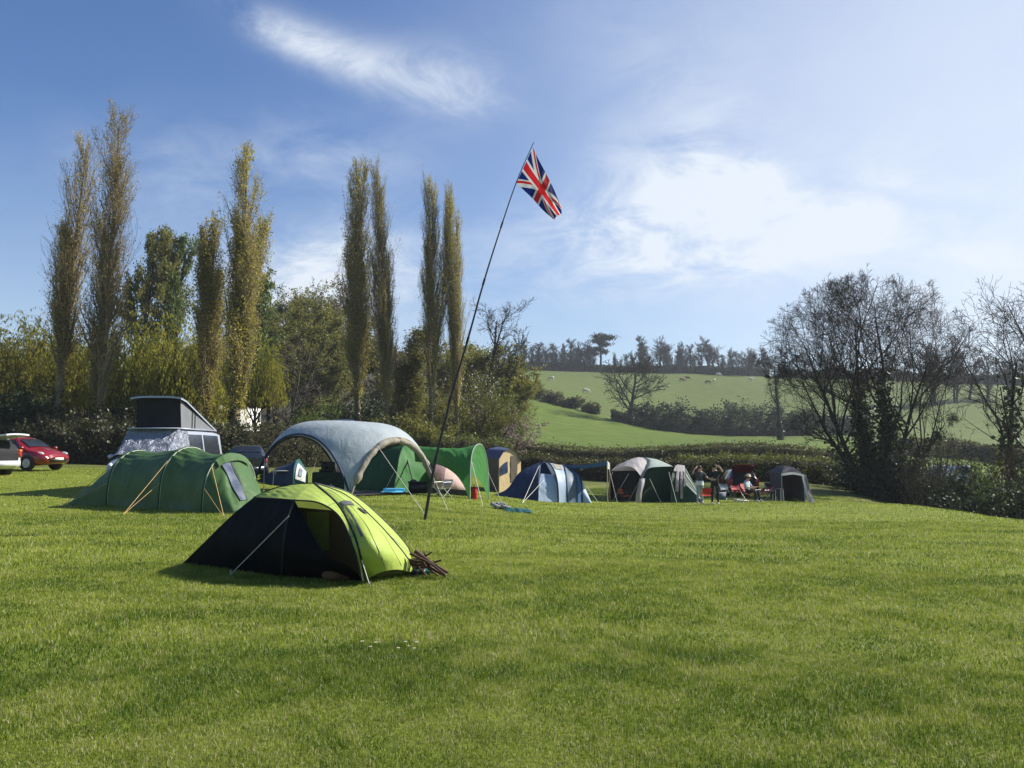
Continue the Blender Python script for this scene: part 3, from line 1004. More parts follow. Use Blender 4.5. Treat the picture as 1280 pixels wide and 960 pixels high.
# ---- tall woodland behind the willows and on the wooded slope
for seed, px, d, top, W, lm, nl, nm, label in [
        (31, 160, 84, 286, 8, olive_leaf, 9000, 'woodland_tree', 'tall olive tree in young leaf right of the tallest poplar'),
        (32, 196, 88, 305, 6, olive_leaf, 4200, 'woodland_tree', 'thin tall tree with pale upright twigs behind the camper van'),
        (33, 218, 86, 300, 5.5, green_leaf, 4500, 'woodland_tree', 'thin green tall tree left of the shorter poplar'),
        (34, 322, 80, 330, 5, green_leaf, 5200, 'woodland_tree', 'green tree peeping out behind the dense gold poplar'),
        (35, 346, 96, 390, 10, olive_leaf, 11000, 'woodland_tree', 'rounded olive tree at the left foot of the wooded slope'),
        (36, 378, 112, 354, 12, olive_leaf, 12000, 'woodland_tree', 'rounded olive tree high on the wooded slope'),
        (37, 418, 118, 348, 12, brown_leaf, 7000, 'woodland_tree', 'brown twiggy tree on the crest of the wooded slope left of the poplar pair'),
        (49, 398, 106, 364, 11, olive_leaf, 11000, 'woodland_tree', 'olive tree near the top of the wooded slope left of the brown twiggy crest tree'),
        (38, 400, 92, 432, 10, olive_leaf, 11000, 'woodland_tree', 'dark olive tree low on the wooded slope above the grey shelter'),
        (39, 450, 100, 400, 11, olive_leaf, 10000, 'woodland_tree', 'olive tree seen through the trunks of the close poplar pair'),
        (40, 500, 108, 425, 10, brown_leaf, 6500, 'woodland_tree', 'brown twiggy tree in the gap right of the close poplar pair'),
        (41, 548, 104, 432, 10, olive_leaf, 9500, 'woodland_tree', 'olive tree behind the poplar beside the leaning flagpole'),
        (42, 594, 98, 428, 9, olive_leaf, 9000, 'woodland_tree', 'olive tree behind the narrow poplar at the end of the wood'),
        (43, 626, 90, 442, 8, olive_leaf, 8000, 'woodland_tree', 'rounded ivy green tree below the crooked bare oak'),
        (44, 322, 96, 440, 9, dark_leaf, 9000, 'woodland_tree', 'dark evergreen tree above the white house'),
        (45, 52, 92, 412, 10, olive_leaf, 9000, 'woodland_tree', 'olive tree behind the leftmost willows'),
        (46, -45, 80, 400, 9, olive_leaf, 8000, 'woodland_tree', 'olive tree beyond the left edge of the camping field'),
        (47, 120, 88, 418, 9, dark_leaf, 9000, 'woodland_tree', 'dark tree behind the tallest poplar')]:
    b = G(px, d)
    broad(seed, at(px, top, d)[2] - b[2], W * 1.1, lm, int(nl * 1.9), .25, nm, label, b)
b = G(336, 104)
broad(48, at(336, 380, 104)[2] - b[2], 6, dark_leaf, 9000, .24, 'yew_tree', 'small black green conifer on the skyline of the wooded slope', b, trunk_f=.2)

# ---- undergrowth below the wood
for seed, px, d, H, W, lm, nl, nm, sec, fr, label in [
        (51, 395, 60, 4.6, 6.0, green_leaf, 6500, 'bush', None, 0, 'fresh green bush above the left arch of the grey shelter'),
        (52, 418, 58, 2.6, 4.2, red_leaf, 4200, 'bush', None, 0, 'red brown bush just above the roof of the grey shelter'),
        (53, 362, 56, 1.9, 4.0, green_leaf, 4500, 'bush', None, 0, 'low green bush under the spindly bare sapling'),
        (54, 470, 72, 5.0, 7.5, dark_leaf, 8000, 'bush', None, 0, 'dark bush between the feet of the poplar pair'),
        (55, 524, 74, 5.5, 7.0, olive_leaf, 6500, 'bush', None, 0, 'brown bush behind the gap between poplars'),
        (56, 514, 82, 8.6, 6.5, olive_leaf, 5200, 'blossom_tree', blossom, .22, 'white flowering tree glimpsed between the poplars'),
        (57, 598, 68, 6.8, 6.0, yellow_leaf, 7000, 'bush', None, 0, 'bright yellow green bush right of the narrow poplar'),
        (58, 606, 72, 8.2, 5.5, yellow_leaf, 5200, 'blossom_tree', blossom, .14, 'yellow green tree with white blossom right of the flagpole'),
        (59, 634, 70, 4.4, 5.2, pink_blossom, 5000, 'bush', None, 0, 'pinkish grey bush at the right end of the wood'),
        (60, 626, 80, 7.2, 6.0, green_leaf, 6500, 'bush', None, 0, 'dark green bush behind the pinkish one at the end of the wood'),
        (61, 634, 88, 6.0, 6.0, olive_leaf, 5500, 'bush', None, 0, 'olive bush against the bright green hillside'),
        (62, 565, 70, 5.2, 7.0, olive_leaf, 6500, 'bush', None, 0, 'brown thicket bush behind the green canopy'),
        (63, 440, 66, 4.4, 6.5, dark_leaf, 7000, 'bush', None, 0, 'dark bush behind the top of the grey shelter'),
        (64, 352, 62, 2.2, 3.6, green_leaf, 4500, 'bush', None, 0, 'green bush right of the white house'),
        (65, 80, 46.5, 3.0, 4.2, shade_leaf, 3200, 'blossom_tree', blossom, .03, 'grey twiggy shrub with white blossom beside the leftmost poplar'),
        (66, 134, 46, 3.0, 3.6, shade_leaf, 2600, 'blossom_tree', blossom, .06, 'white flowering shrub right of the tallest poplar'),
        (67, 30, 50, 4.2, 7.5, dark_leaf, 9000, 'bush', None, 0, 'large dark evergreen bush behind the red car'),
        (68, -22, 49, 4.6, 7.5, dark_leaf, 9000, 'bush', None, 0, 'large dark evergreen bush at the left edge of the picture'),
        (69, 175, 50, 3.6, 6.5, dark_leaf, 8000, 'bush', None, 0, 'dark evergreen bush left of the camper van'),
        (70, 296, 48, 1.3, 3.0, dark_leaf, 5000, 'bush', None, 0, 'dark ivy bush under the dense poplar'),
        (71, 268, 48, 2.6, 3.8, dark_leaf, 5000, 'bush', None, 0, 'dark bush behind the raised roof of the camper van'),
        (72, 490, 60, 3.6, 6.5, olive_leaf, 6500, 'bush', None, 0, 'olive bush low behind the right slope of the grey shelter'),
        (73, 540, 60, 3.2, 6.5, olive_leaf, 6500, 'bush', None, 0, 'olive bush low behind the green canopy'),
        (74, 610, 62, 2.4, 5.0, green_leaf, 5000, 'bush', None, 0, 'low green bush behind the cream tent')]:
    b = G(px, d)
    bush(seed, H, W, lm, nl, .19, nm, label, b, second=sec, frac=fr, bm=bark_dark, cat='tree' if nm == 'blossom_tree' else 'bush')

b = G(356, 57)
bare_tree(81, at(356, 418, 57)[2] - b[2], 'spindly bare sapling with thin grey twigs behind the grey shelter', b, 'bare_sapling', bm=bark_grey, levels=4, m=(18, 6, 4), wide=.55, thick=.013, lowest=.2, ang=52, up=.02, twig_r=.016)
b = G(600, 88)
bare_tree(82, at(608, 378, 88)[2] - b[2], 'crooked bare oak leaning right above the end of the wood', b, 'bare_oak', trunks=((0, 0, .10, 0, 1), (.5, 0, .50, 0, .72)), levels=5, m=(7, 6, 5, 4), wide=.75, thick=.032, ivy=2600, lowest=.45, twig_r=.014)

# ---- hedge bank along the left of the field and the hedges on the right
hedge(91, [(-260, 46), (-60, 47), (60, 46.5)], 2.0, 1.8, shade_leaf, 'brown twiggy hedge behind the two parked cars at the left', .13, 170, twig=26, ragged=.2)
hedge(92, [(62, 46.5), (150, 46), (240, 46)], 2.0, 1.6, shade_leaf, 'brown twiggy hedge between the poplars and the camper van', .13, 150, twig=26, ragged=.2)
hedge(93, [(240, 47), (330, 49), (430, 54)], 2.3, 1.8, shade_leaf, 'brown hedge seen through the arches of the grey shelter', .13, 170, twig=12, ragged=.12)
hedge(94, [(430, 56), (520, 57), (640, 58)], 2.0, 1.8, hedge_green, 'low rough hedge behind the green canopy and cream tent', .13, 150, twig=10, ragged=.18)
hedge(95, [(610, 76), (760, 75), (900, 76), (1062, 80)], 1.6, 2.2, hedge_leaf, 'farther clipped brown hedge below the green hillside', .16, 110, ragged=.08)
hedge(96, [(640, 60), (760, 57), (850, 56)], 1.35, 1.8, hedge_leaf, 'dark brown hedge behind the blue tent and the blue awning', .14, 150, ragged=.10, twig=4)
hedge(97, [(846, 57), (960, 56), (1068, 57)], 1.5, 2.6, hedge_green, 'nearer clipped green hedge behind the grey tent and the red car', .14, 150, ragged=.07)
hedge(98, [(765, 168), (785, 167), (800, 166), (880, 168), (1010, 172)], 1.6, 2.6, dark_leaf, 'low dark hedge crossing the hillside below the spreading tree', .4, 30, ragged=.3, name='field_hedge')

# ---- shrubs along the field boundary on the hill
for seed, px, d, H, W, label in [
        (101, 668, 180, 3.0, 6, 'leftmost small bush on the field boundary of the hill'),
        (102, 690, 178, 2.4, 5, 'small bush on the field boundary below the left cow'),
        (103, 714, 176, 2.2, 6, 'longish low bush in the middle of the sloping field boundary'),
        (104, 741, 173, 2.4, 4, 'round bush on the field boundary left of the spreading tree'),
        (105, 828, 168, 6.0, 13, 'large dark thicket right of the spreading tree on the hill'),
        (106, 862, 169, 5.2, 11, 'middle dark thicket of the hillside hollow'),
        (107, 905, 172, 5.6, 9, 'dark thicket left of the largest one in the hillside hollow'),
        (108, 926, 172, 7.8, 13, 'largest rounded dark thicket in the hillside hollow'),
        (109, 962, 174, 6.2, 12, 'dark thicket right of the largest one in the hillside hollow'),
        (110, 995, 174, 5.6, 11, 'dark thicket left of the great bare tree on the hillside'),
        (111, 1050, 176, 5.0, 12, 'dark thicket seen through the great bare tree'),
        (112, 800, 170, 4.4, 8, 'dark thicket under the spreading tree on the hill')]:
    b = G(px, d)
    bush(seed, H, W, dark_leaf if seed > 104 else hedge_leaf, 4200, .42, 'thicket' if seed > 104 else 'bush', label, b)
b = G(788, 166)
H = at(788, 443, 166)[2] - b[2]
bare_tree(113, H, 'broad twiggy tree standing alone on the middle of the hill', b, 'spreading_tree', levels=5, m=(13, 7, 5, 4), wide=1.1, thick=.040, lowest=.22, twig_r=.035, up=.02, ang=50, env=(8.2, H * .60, H * .42), buds=2)
b = G(975, 150)
bare_tree(114, at(972, 430, 150)[2] - b[2], 'ivy clad tree with yellowish top left of the great bare tree', b, 'ivy_tree', levels=4, m=(9, 6, 5), wide=.7, thick=.028, ivy=2600, buds=2, lowest=.10)

# ---- trees along the top of the hill
protos = []
for i in range(5):
    r = bare_tree(120 + i, 13, 'x', (0, 0, 0), 'hilltop_tree', trunks=((0, 0, 0, 0, 1),) if i != 3 else ((0, 0, -.2, 0, 1), (.3, 0, .25, 0, .9)), levels=4, m=(18, 8, 6), wide=(.5, .6, .42, .6, .8)[i], thick=.024, ivy=(0, 300, 1000, 0, 200)[i], lowest=(.22, .25, .3, .2, .3)[i], twig_r=.032, buds=0, W=(5.5, 6.5, 5, 7, 9)[i], up=.10)
    protos.append(r)
used = set()
rng = np.random.default_rng(77)
spots = []
for px, top, k in [(652, 424, 0), (663, 430, 1), (672, 428, 2), (684, 430, 4), (695, 428, 1), (704, 430, 2), (716, 424, 2), (722, 426, 0), (731, 426, 4), (739, 430, 3),
                   (772, 440, 0), (788, 438, 3), (805, 420, 2), (826, 422, 4), (835, 432, 1), (846, 428, 0), (855, 428, 3), (863, 430, 2), (874, 434, 0), (888, 420, 4), (902, 434, 0),
                   (914, 434, 3), (925, 438, 1), (936, 434, 4), (946, 438, 1), (958, 434, 2)]:
    spots.append((px, top, k))
spots += [(x + 4.5, t_ + 9, (k + 2) % 5) for x, t_, k in spots]
def t_extra(i): return i >= 26


near_pine = 'bare tree in the hilltop row left of the dark pine'
for i, (px, top, k) in enumerate(spots):
    b = G(px, 332 + rng.uniform(-5, 7))
    s = (at(px, top, b[1])[2] - b[2]) / 13
    if t_extra(i): lab = ('short bare tree filling the hilltop row left of the dark pine' if px < 750 else 'short bare tree filling the hilltop row right of the dark pine')
    elif px == 805: lab = 'ivy wrapped bare tree, first tall one right of the dark pine on the hilltop'
    elif px == 826: lab = 'wide fan shaped bare tree standing tall midway along the hilltop row'
    elif px == 888: lab = 'tallest round headed bare tree near the right end of the hilltop row'
    elif px == 652: lab = 'tall pale bare tree at the left end of the hilltop row'
    elif px == 716: lab = 'forked ivy wrapped tree in the hilltop row just left of the dark pine'
    elif px == 958: lab = 'ivy wrapped tree at the right end of the hilltop row beside the great bare tree'
    elif px < 750: lab = 'slender bare tree in the hilltop row left of the dark pine'
    elif px < 826: lab = 'low bare tree on the hilltop right of the dark pine'
    elif px < 888: lab = 'slender bare tree in the hilltop row between the two tall round ones'
    else: lab = 'bare tree in the hilltop row right of the tallest one'
    gname = 'bare trees along the top of the hill'
    if k not in used:
        used.add(k); o = place(protos[k], b, rng.uniform(0, 6), s); o['label'] = lab; o['group'] = gname
    else:
        dup(protos[k], b, rng.uniform(0, 6), (s * rng.uniform(.85, 1.1), s, s), lab, gname)
b = G(751, 330)
H = at(751, 419, 330)[2] - b[2]
rt = thing('pine_tree', 'dark flat topped pine standing out in the hilltop row', 'tree', b)
tr, cr = M(), M()
r9 = np.random.default_rng(9)
tr.tube([(0, 0, -.5), (.3, 0, H * .4), (-.1, 0, H * .7), (.4, 0, H)], [.55, .42, .35, .2], 7)
for cx, cz, w_, n in [(-1.2, .62, 2.4, 500), (1.6, .74, 2.6, 500), (-.8, .84, 3.0, 600), (2.4, .93, 4.2, 900), (0, .97, 3.4, 700), (-2.2, .50, 1.8, 300), (1.8, .55, 1.8, 300)]:
    k = r9.normal(size=(n, 3)) * V(w_ * .45, w_ * .45, .42) + V(cx, 0, cz * H)
    cards(cr, r9, k, .7, .6)
    tr.tube([(0, 0, cz * H - 1.4), (cx * .5, 0, cz * H - .5), (cx, 0, cz * H)], [.2, .14, .08], 5)
finish(rt, tr, cr, bark_dark, pine_leaf)
hedge(130, [(650, 334), (760, 333), (860, 333), (960, 334)], 3.0, 5, dark_leaf, 'dark hedge under the row of trees on the hilltop', .7, 16, ragged=.35, name='hilltop_hedge')

# ---- trees of the far hill on the right
for i, (px, d, top, k, lab) in enumerate([
        (1010, 320, 436, 4, 'far bare tree showing left of the great bare tree on the hill'),
        (1040, 322, 430, 3, 'far bare tree seen through the left limbs of the great bare tree'),
        (1120, 320, 438, 1, 'far bare tree seen through the right limbs of the great bare tree'),
        (1168, 235, 424, 4, 'hazy round bare tree right of the great bare tree'),
        (1196, 240, 428, 3, 'hazy bare tree left of the right edge tree'),
        (1213, 250, 436, 0, 'small hazy bare tree beside the right edge tree'),
        (1236, 245, 440, 1, 'hazy ivied tree behind the right edge tree'),
        (1262, 248, 438, 4, 'hazy bare tree at the right edge of the hill')]):
    b = G(px, d)
    s = (at(px, top, d)[2] - b[2]) / 13
    dup(protos[k], b, rng.uniform(0, 6), (s * 1.15, s * 1.15, s), lab, 'bare trees on the far right hill')
hedge(131, [(975, 332), (1090, 328), (1200, 318), (1400, 310)], 3.4, 5, dark_leaf, 'dark hedge along the crest of the right hill', .7, 14, ragged=.4, name='hilltop_hedge')
hedge(132, [(1130, 118), (1200, 125), (1290, 120), (1420, 118)], 2.2, 2.6, hedge_leaf, 'dark brown hedge beyond the lane at the right', .3, 50, ragged=.3, name='field_hedge')

# ---- the great bare tree and its neighbours
b = G(1096, 50)
H = at(1090, 346, 50)[2] - b[2]
bare_tree(141, H, 'great bare tree with ivy clad trunks at the right of the field', b, 'great_bare_tree',
          trunks=((-.75, 0, -.26, 0, .98), (-.35, .3, -.05, .1, 1.05), (.30, -.1, .10, -.05, 1.08), (.70, .2, .36, 0, .86), (-.9, .2, -.62, .05, .80), (.6, .5, .75, .1, .62)),
          levels=5, m=(12, 7, 6, 5), wide=1.05, thick=.028, ivy=16000, cx=-.8, lowest=.34, twig_r=.0075, up=.03, ang=42, env=(6.7, H * .59, H * .43))
b = G(1292, 43)
H = at(1290, 345, 43)[2] - b[2]
bare_tree(142, H, 'bare tree with an ivy clad leaning trunk cut by the right edge', b, 'bare_tree', trunks=((0, 0, -.30, 0, .92), (.3, .2, .02, 0, 1), (.6, 0, .35, 0, .9)),
          levels=5, m=(9, 7, 5, 4), wide=1.05, thick=.026, ivy=7000, lowest=.24, twig_r=.0085, up=.03, ang=42, env=(5.2, H * .55, H * .47))
b = G(1235, 40)
bare_tree(143, 5.2, 'small crooked bare sapling by the right edge below the bank', b, 'bare_sapling', trunks=((0, 0, .3, 0, 1), (.3, 0, -.25, 0, .8)), levels=4, m=(7, 6, 5), wide=.7, thick=.016, bm=bark_brown)
for seed, px, d, H, W, lm, nl, nm, label in [
        (151, 1130, 49, 3.3, 3.2, ivy_leaf, 5200, 'bush', 'dark ivy bush against the foot of the great bare tree'),
        (152, 1150, 47, 4.6, 4.0, shade_leaf, 900, 'bush', 'brown twiggy shrub right of the great bare tree'),
        (153, 1178, 44, 4.4, 3.6, shade_leaf, 900, 'bush', 'bare twiggy shrub in front of the white van roof'),
        (154, 1196, 41, 3.8, 3.0, dark_leaf, 1800, 'bush', 'dark shrub in the middle of the right hand thicket'),
        (155, 1222, 41, 4.5, 4.2, yellow_leaf, 3400, 'bush', 'yellow green leafing shrub at the right below the bank'),
        (156, 1255, 37, 4.0, 3.8, green_leaf, 2300, 'bush', 'green leafing shrub near the right edge below the bank'),
        (157, 1090, 53, 1.5, 5.0, dark_leaf, 5000, 'bush', 'low dark bush behind the great tree trunks'),
        (158, 1160, 52, 2.6, 5.5, dark_leaf, 4200, 'bush', 'dark bush behind the brown twiggy shrubs'),
        (159, 1160, 64, 6.2, 6, shade_leaf, 1200, 'bush', 'reddish brown twiggy tree under the right limbs of the great tree'),
        (160, 1275, 33, 2.6, 4.0, dark_leaf, 3000, 'bush', 'dark low bush at the right edge of the field'),
        (161, 1225, 36, 2.2, 4.4, dark_leaf, 3600, 'bush', 'dark low bush just behind the crest of the field'),
        (162, 1180, 42, 1.9, 4.2, dark_leaf, 3600, 'bush', 'dark bramble bush at the foot of the twiggy shrubs'),
        (163, 1040, 56, 1.2, 4.5, hedge_leaf, 4200, 'bush', 'brown bramble bush left of the great tree trunks'),
        (164, 1125, 56, 3.6, 4.0, dark_leaf, 4500, 'bush', 'dark leafy bush behind the right trunk of the great tree'),
        (165, 1072, 52, 2.4, 3.0, ivy_leaf, 3500, 'bush', 'ivy bush hugging the left foot of the great tree')]:
    b = G(px, d)
    bush(seed, H, W, lm, nl, .15, nm, label, b, bm=bark_dark)


# ---------------------------------------------------------------- camp: shared pieces
lime = fabric('lime ripstop', (.41, .52, .105), .16, .5, .8)
char = fabric('charcoal ripstop', (.005, .0055, .007), .0, .8, .8, spec=.12)
tgreen = fabric('tent green nylon', (.062, .125, .040), .05, .5, 1.2)
emerald = fabric('emerald canvas', (.062, .220, .055), .30, .6, .8)
deepgreen = fabric('deep green canvas', (.020, .085, .028), .2, .6, .6)
paleblue = fabric('pale grey blue nylon', (.42, .47, .49), .18, .5, .7)
navyf = fabric('navy nylon', (.022, .040, .085), .05, .5, .8)
slate = fabric('slate blue nylon', (.115, .165, .215), .12, .5, .8)
skyb = fabric('light blue nylon', (.42, .53, .66), .2, .5, .9)
midblue = fabric('mid blue nylon', (.045, .115, .23), .1, .5, .8)
beige = fabric('beige mesh cloth', (.40, .36, .29), .25, .8, 1.5)
cream = fabric('cream cotton canvas', (.72, .56, .30), .2, .8, .5)
brownf = fabric('brown canvas', (.13, .105, .075), .08, .8, .5)
roofblue = fabric('dull blue roof canvas', (.075, .090, .185), .08, .7, .6)
pinkf = fabric('faded pink nylon', (.62, .44, .37), .25, .6, 1.0)
mauve = fabric('mauve mesh', (.22, .14, .14), .1, .7, 1.0)
greyf = fabric('weathered grey polyester', (.42, .39, .385), .2, .6, 1.2)
palegreen = fabric('grey green polyester', (.36, .42, .38), .2, .6, .8)
bottle = fabric('bottle green polyester', (.020, .055, .036), .08, .6, .8)
inkf = fabric('near black polyester', (.013, .015, .020), .04, .6, .6)
teal = fabric('teal nylon', (.025, .105, .105), .12, .5, .8)
whitef = fabric('white polyester', (.70, .69, .66), .25, .6, .8)
redf = fabric('red polyester', (.52, .035, .030), .1, .6, .6)
orangef = fabric('faded orange red polyester', (.50, .10, .04), .1, .6, .6)
dgrey = fabric('dark grey canvas', (.050, .052, .058), .06, .7, .8)
mgrey = fabric('mid grey canvas', (.115, .120, .125), .10, .7, .8)
blackp = surf('black webbing', (.012, .012, .014), rough=.6)
rope_pale = surf('pale guy rope', (.62, .60, .52), rough=.8)
rope_orange = surf('orange guy rope', (.55, .36, .14), rough=.8)
steel = surf('pale steel tube', (.55, .55, .54), rough=.35, metal=.6)
alu = surf('white painted tube', (.72, .71, .68), rough=.45)
wood = surf('pale wood', (.48, .36, .22), rough=.6)
stickm = surf('weathered stick', (.105, .052, .034), (.055, .030, .022), .85, 12, bscale=30, bstr=.5)
blackplastic = surf('black plastic', (.014, .014, .016), rough=.45)
winm = surf('clear tent window', (.050, .060, .085), (.16, .18, .22), .12, 2, spec=.8)
tyrem = surf('tyre rubber', (.014, .014, .014), rough=.8)
rimm = surf('wheel rim', (.50, .51, .52), rough=.4, metal=.2)
glassm = surf('dark car glass', (.016, .020, .024), rough=.06, spec=.9)
lightglass = surf('headlight glass', (.55, .57, .60), rough=.1, spec=.8)
taillight = surf('red light cluster', (.50, .03, .02), rough=.15, spec=.7)
amber = surf('amber light', (.75, .20, .03), rough=.15, spec=.7)
platem = surf('number plate', (.72, .72, .68), rough=.4)
boot_shade = surf('boot hollow shade', (.012, .013, .015), rough=.8)


def guy(root, o, a, b, mat=None, r=.006):
    """A guy rope from a to the ground point b, with its peg."""
    a, b = np.asarray(a, float), np.asarray(b, float)
    k = M().tube([a, b + V(0, 0, .03)], r, 4).make('guy_rope', mat or rope_pale, root, origin=o)
    d = unit(b - a) * V(1, 1, 0)
    M().tube([b + V(0, 0, .07) + d * .02, b - V(0, 0, .12) - d * .04], .007, 5).make('peg', steel, k, origin=o)


def sleeve(root, o, pts, r=.02, mat=None, name='pole_sleeve', n=30, k=6):
    return M().tube(rs(pts, n), r, k).make(name, mat or blackp, root, origin=o)


def ripple(P, amp, fu, fv, seed=0):
    """Small folds worked into a fabric grid."""
    r = np.random.default_rng(seed)
    nu, nv = P.shape[:2]
    du = np.gradient(P, axis=0); dv = np.gradient(P, axis=1)
    n = unit(np.cross(du, dv))
    u = np.linspace(0, 1, nu)[:, None]; v = np.linspace(0, 1, nv)[None]
    f = 0
    for i in range(4):
        f = f + np.sin(2 * pi * (fu * r.uniform(.5, 1.6) * u + fv * r.uniform(.5, 1.6) * v) + r.uniform(0, 6)) * r.uniform(.3, 1)
    e = np.sin(pi * u) ** .5 * np.sin(pi * v) ** .5
    return P + n * (f * amp * e)[..., None]


def panel(root, o, mat, bot, top, left, right, n=20, bulge=None, name='panel', rip=0, fu=3, fv=3, seed=0):
    P = coons(bot, top, left, right, n, n, bulge)
    if rip: P = ripple(P, rip, fu, fv, seed)
    ob = M().grid(P).make(name, mat, root, origin=o)
    return P


def hoop(near, apex, n=25, p=.62):
    """Tent hoop through its near foot and apex; the far foot mirrors the near one."""
    ga = drop(apex)
    far = drop(2 * ga - near)
    h = apex[2] - (near[2] + far[2]) / 2
    return arc(near, far, h, n, p)


def loft(h1, h2, n=14, sag=.05, wr=.0, seed=0):
    """Skin between two hoops, drawn in slightly between them."""
    r = np.random.default_rng(seed)
    c1, c2 = h1[[0, -1]].mean(0), h2[[0, -1]].mean(0)
    rows = []
    ph = np.cumsum(r.normal(0, 1, h1.shape[0])) * .9
    for u in np.linspace(0, 1, n):
        row = h1 * (1 - u) + h2 * u
        c = c1 * (1 - u) + c2 * u
        k = 1 - sag * 4 * u * (1 - u)
        w_ = wr * np.sin(ph * 1.7) * (np.exp(-u / .25) + np.exp(-(1 - u) / .25)) * (4 * u * (1 - u) + .05)
        k = k + w_
        row = c + (row - c) * np.stack([np.ones_like(ph) * k if np.ndim(k) else np.full(len(ph), k)] * 3, 1)
        row[0] = h1[0] * (1 - u) + h2[0] * u; row[-1] = h1[-1] * (1 - u) + h2[-1] * u
        rows.append(row)
    return np.array(rows)


def patch(P, u0, u1, v0, v1, off, n=8):
    """Part of a surface grid lifted off it along its normal."""
    du = np.gradient(P, axis=0); dv = np.gradient(P, axis=1)
    N = unit(np.cross(du, dv))
    a, b = P.shape[:2]
    U, W_ = np.meshgrid(np.linspace(u0, u1, n) * (a - 1), np.linspace(v0, v1, n) * (b - 1), indexing='ij')
    i, j = np.minimum(U.astype(int), a - 2), np.minimum(W_.astype(int), b - 2)
    f, g_ = (U - i)[..., None], (W_ - j)[..., None]
    Q = P + N * off
    return (Q[i, j] * (1 - f) + Q[i + 1, j] * f) * (1 - g_) + (Q[i, j + 1] * (1 - f) + Q[i + 1, j + 1] * f) * g_


# ---------------------------------------------------------------- the lime and charcoal tent in front
A_, B_, C_, D_ = g(228, 705), g(352, 722), g(456, 727), g(521, 718)
E_, F_ = drop(at(508, 700, 11.3)), drop(at(296, 700, 12.0))
T_ = at(393, 604, 10.3)
S0, S1 = at(317, 622, 10.4), at(368, 625, 9.75)
o = drop(T_)
root = thing('dome_tent', 'lime green and charcoal dome tent with its door rolled open, nearest tent', 'tent', o)
seam = [B_, at(354, 690, 9.42), at(358, 655, 9.5), S1]
roofl = [S0, at(336, 613, 10.4), at(352, 608, 10.4), at(372, 605, 10.35), T_]
K_ = [C_, at(450, 692, 9.15), at(438, 657, 9.35), at(421, 629, 9.75), T_]
ridge = [D_, at(505, 692, 9.8), at(470, 652, 10.15), at(432, 619, 10.35), T_]
eback = [E_, at(512, 688, 11.2), at(484, 655, 11.0), at(440, 618, 10.7), T_]
fback = [F_, at(315, 650, 11.7), at(350, 617, 11.1), T_]
asil = [A_, at(258, 675, 10.5), at(290, 644, 10.45), S0]
panel(root, o, char, [A_, B_], [S0, at(342, 623, 10.1), S1], asil, seam, 22, name='charcoal_flysheet', rip=.006)
panel(root, o, char, [B_, C_], [S1, S1 + .001], seam, [C_, at(436, 708, 9.18), at(405, 690, 9.25), at(384, 655, 9.5), S1], 20, name='door_flap', rip=.006)
hem = [S1, at(400, 629, 9.55), at(426, 648, 9.38), at(443, 688, 9.16), at(453, 726, 9.1)]
panel(root, o, lime, [S0, at(342, 623, 10.1), S1], roofl[1:], [S0, at(326, 617, 10.4), roofl[1]], [S1, at(380, 613, 10.05), T_], 20, name='roof_panel', rip=.006)
Pr = panel(root, o, lime, hem, K_[::-1], [S1, at(380, 613, 10.05), T_], [at(453, 726, 9.1), C_], 22, name='roof_panel', rip=.004)
Pe = panel(root, o, lime, [C_, at(474, 716, 9.3), at(498, 712, 9.5), D_], [T_, T_ + .001], K_, ridge, 24, name='end_panel', rip=.005)
panel(root, o, lime, [D_, E_], [T_, T_ + .001], ridge, eback, 18, name='back_panel')
panel(root, o, lime, [E_, F_], [T_, T_ + .001], eback, fback, 18, name='back_panel')
panel(root, o, lime, [F_, A_], [T_, T_ + .001], fback, asil + roofl[1:], 18, name='back_panel')
sleeve(root, o, K_, .014); sleeve(root, o, ridge, .013); sleeve(root, o, seam, .010); sleeve(root, o, eback, .013)
sleeve(root, o, hem, .010, name='door_binding'); sleeve(root, o, [S0, at(342, 623, 10.1), S1], .007, name='seam_binding')
sleeve(root, o, roofl, .010)
for cc in (8, 15): M().tube(Pe[1:-3, cc] - V(0, .006, 0), .0035, 4).make('seam', mgrey, root, origin=o)
for cc in (7, 14): M().tube(Pr[1:-1, cc] - V(0, .006, 0), .0035, 4).make('seam', mgrey, root, origin=o)
mk = M()
for a, b, c, d in [(.30, .62, .16, .22), (.60, .66, .16, .50)]:
    mk.grid(patch(Pe, a, b, c, d, -.012, 6)); 
mk.make('bracket_mark', mgrey, root, origin=o)
lp = M().grid(patch(Pe, .52, .58, .48, .78, -.014, 5)).make('vent_flap', blackp, root, origin=o)
# inner tent seen through the doorway
inner = fabric('brown inner mesh', (.075, .055, .035), .15, .8, .8)
panel(root, o, inner, [drop(at(362, 720, 9.9)), drop(at(452, 720, 9.75))], [at(372, 634, 10.05), at(436, 640, 9.95)],
      [drop(at(362, 720, 9.9)), at(366, 670, 10.0), at(372, 634, 10.05)], [drop(at(452, 720, 9.75)), at(448, 680, 9.85), at(436, 640, 9.95)], 14, name='inner_tent', rip=.01)
M().grid(patch(coons([at(384, 688, 9.86), at(412, 688, 9.83)], [at(384, 640, 9.95), at(412, 640, 9.9)], [at(384, 688, 9.86), at(384, 640, 9.95)], [at(412, 688, 9.83), at(412, 640, 9.9)], 8, 8), 0, 1, 0, 1, -.01)).make('inner_window', surf('olive inner panel', (.13, .15, .03), rough=.8, transl=.3), root, origin=o)
fl = [A_, B_, C_, D_, E_, F_]
M().fan([p + V(0, 0, .03) for p in fl]).make('groundsheet', dgrey, root, origin=o)
guy(root, o, at(361, 645, 9.52), g(289, 721), rope_pale, .006)
guy(root, o, at(452, 700, 9.12), g(462, 736), rope_pale, .005)
guy(root, o, at(330, 613, 10.4), drop(at(270, 690, 12.4)), rope_pale, .005)
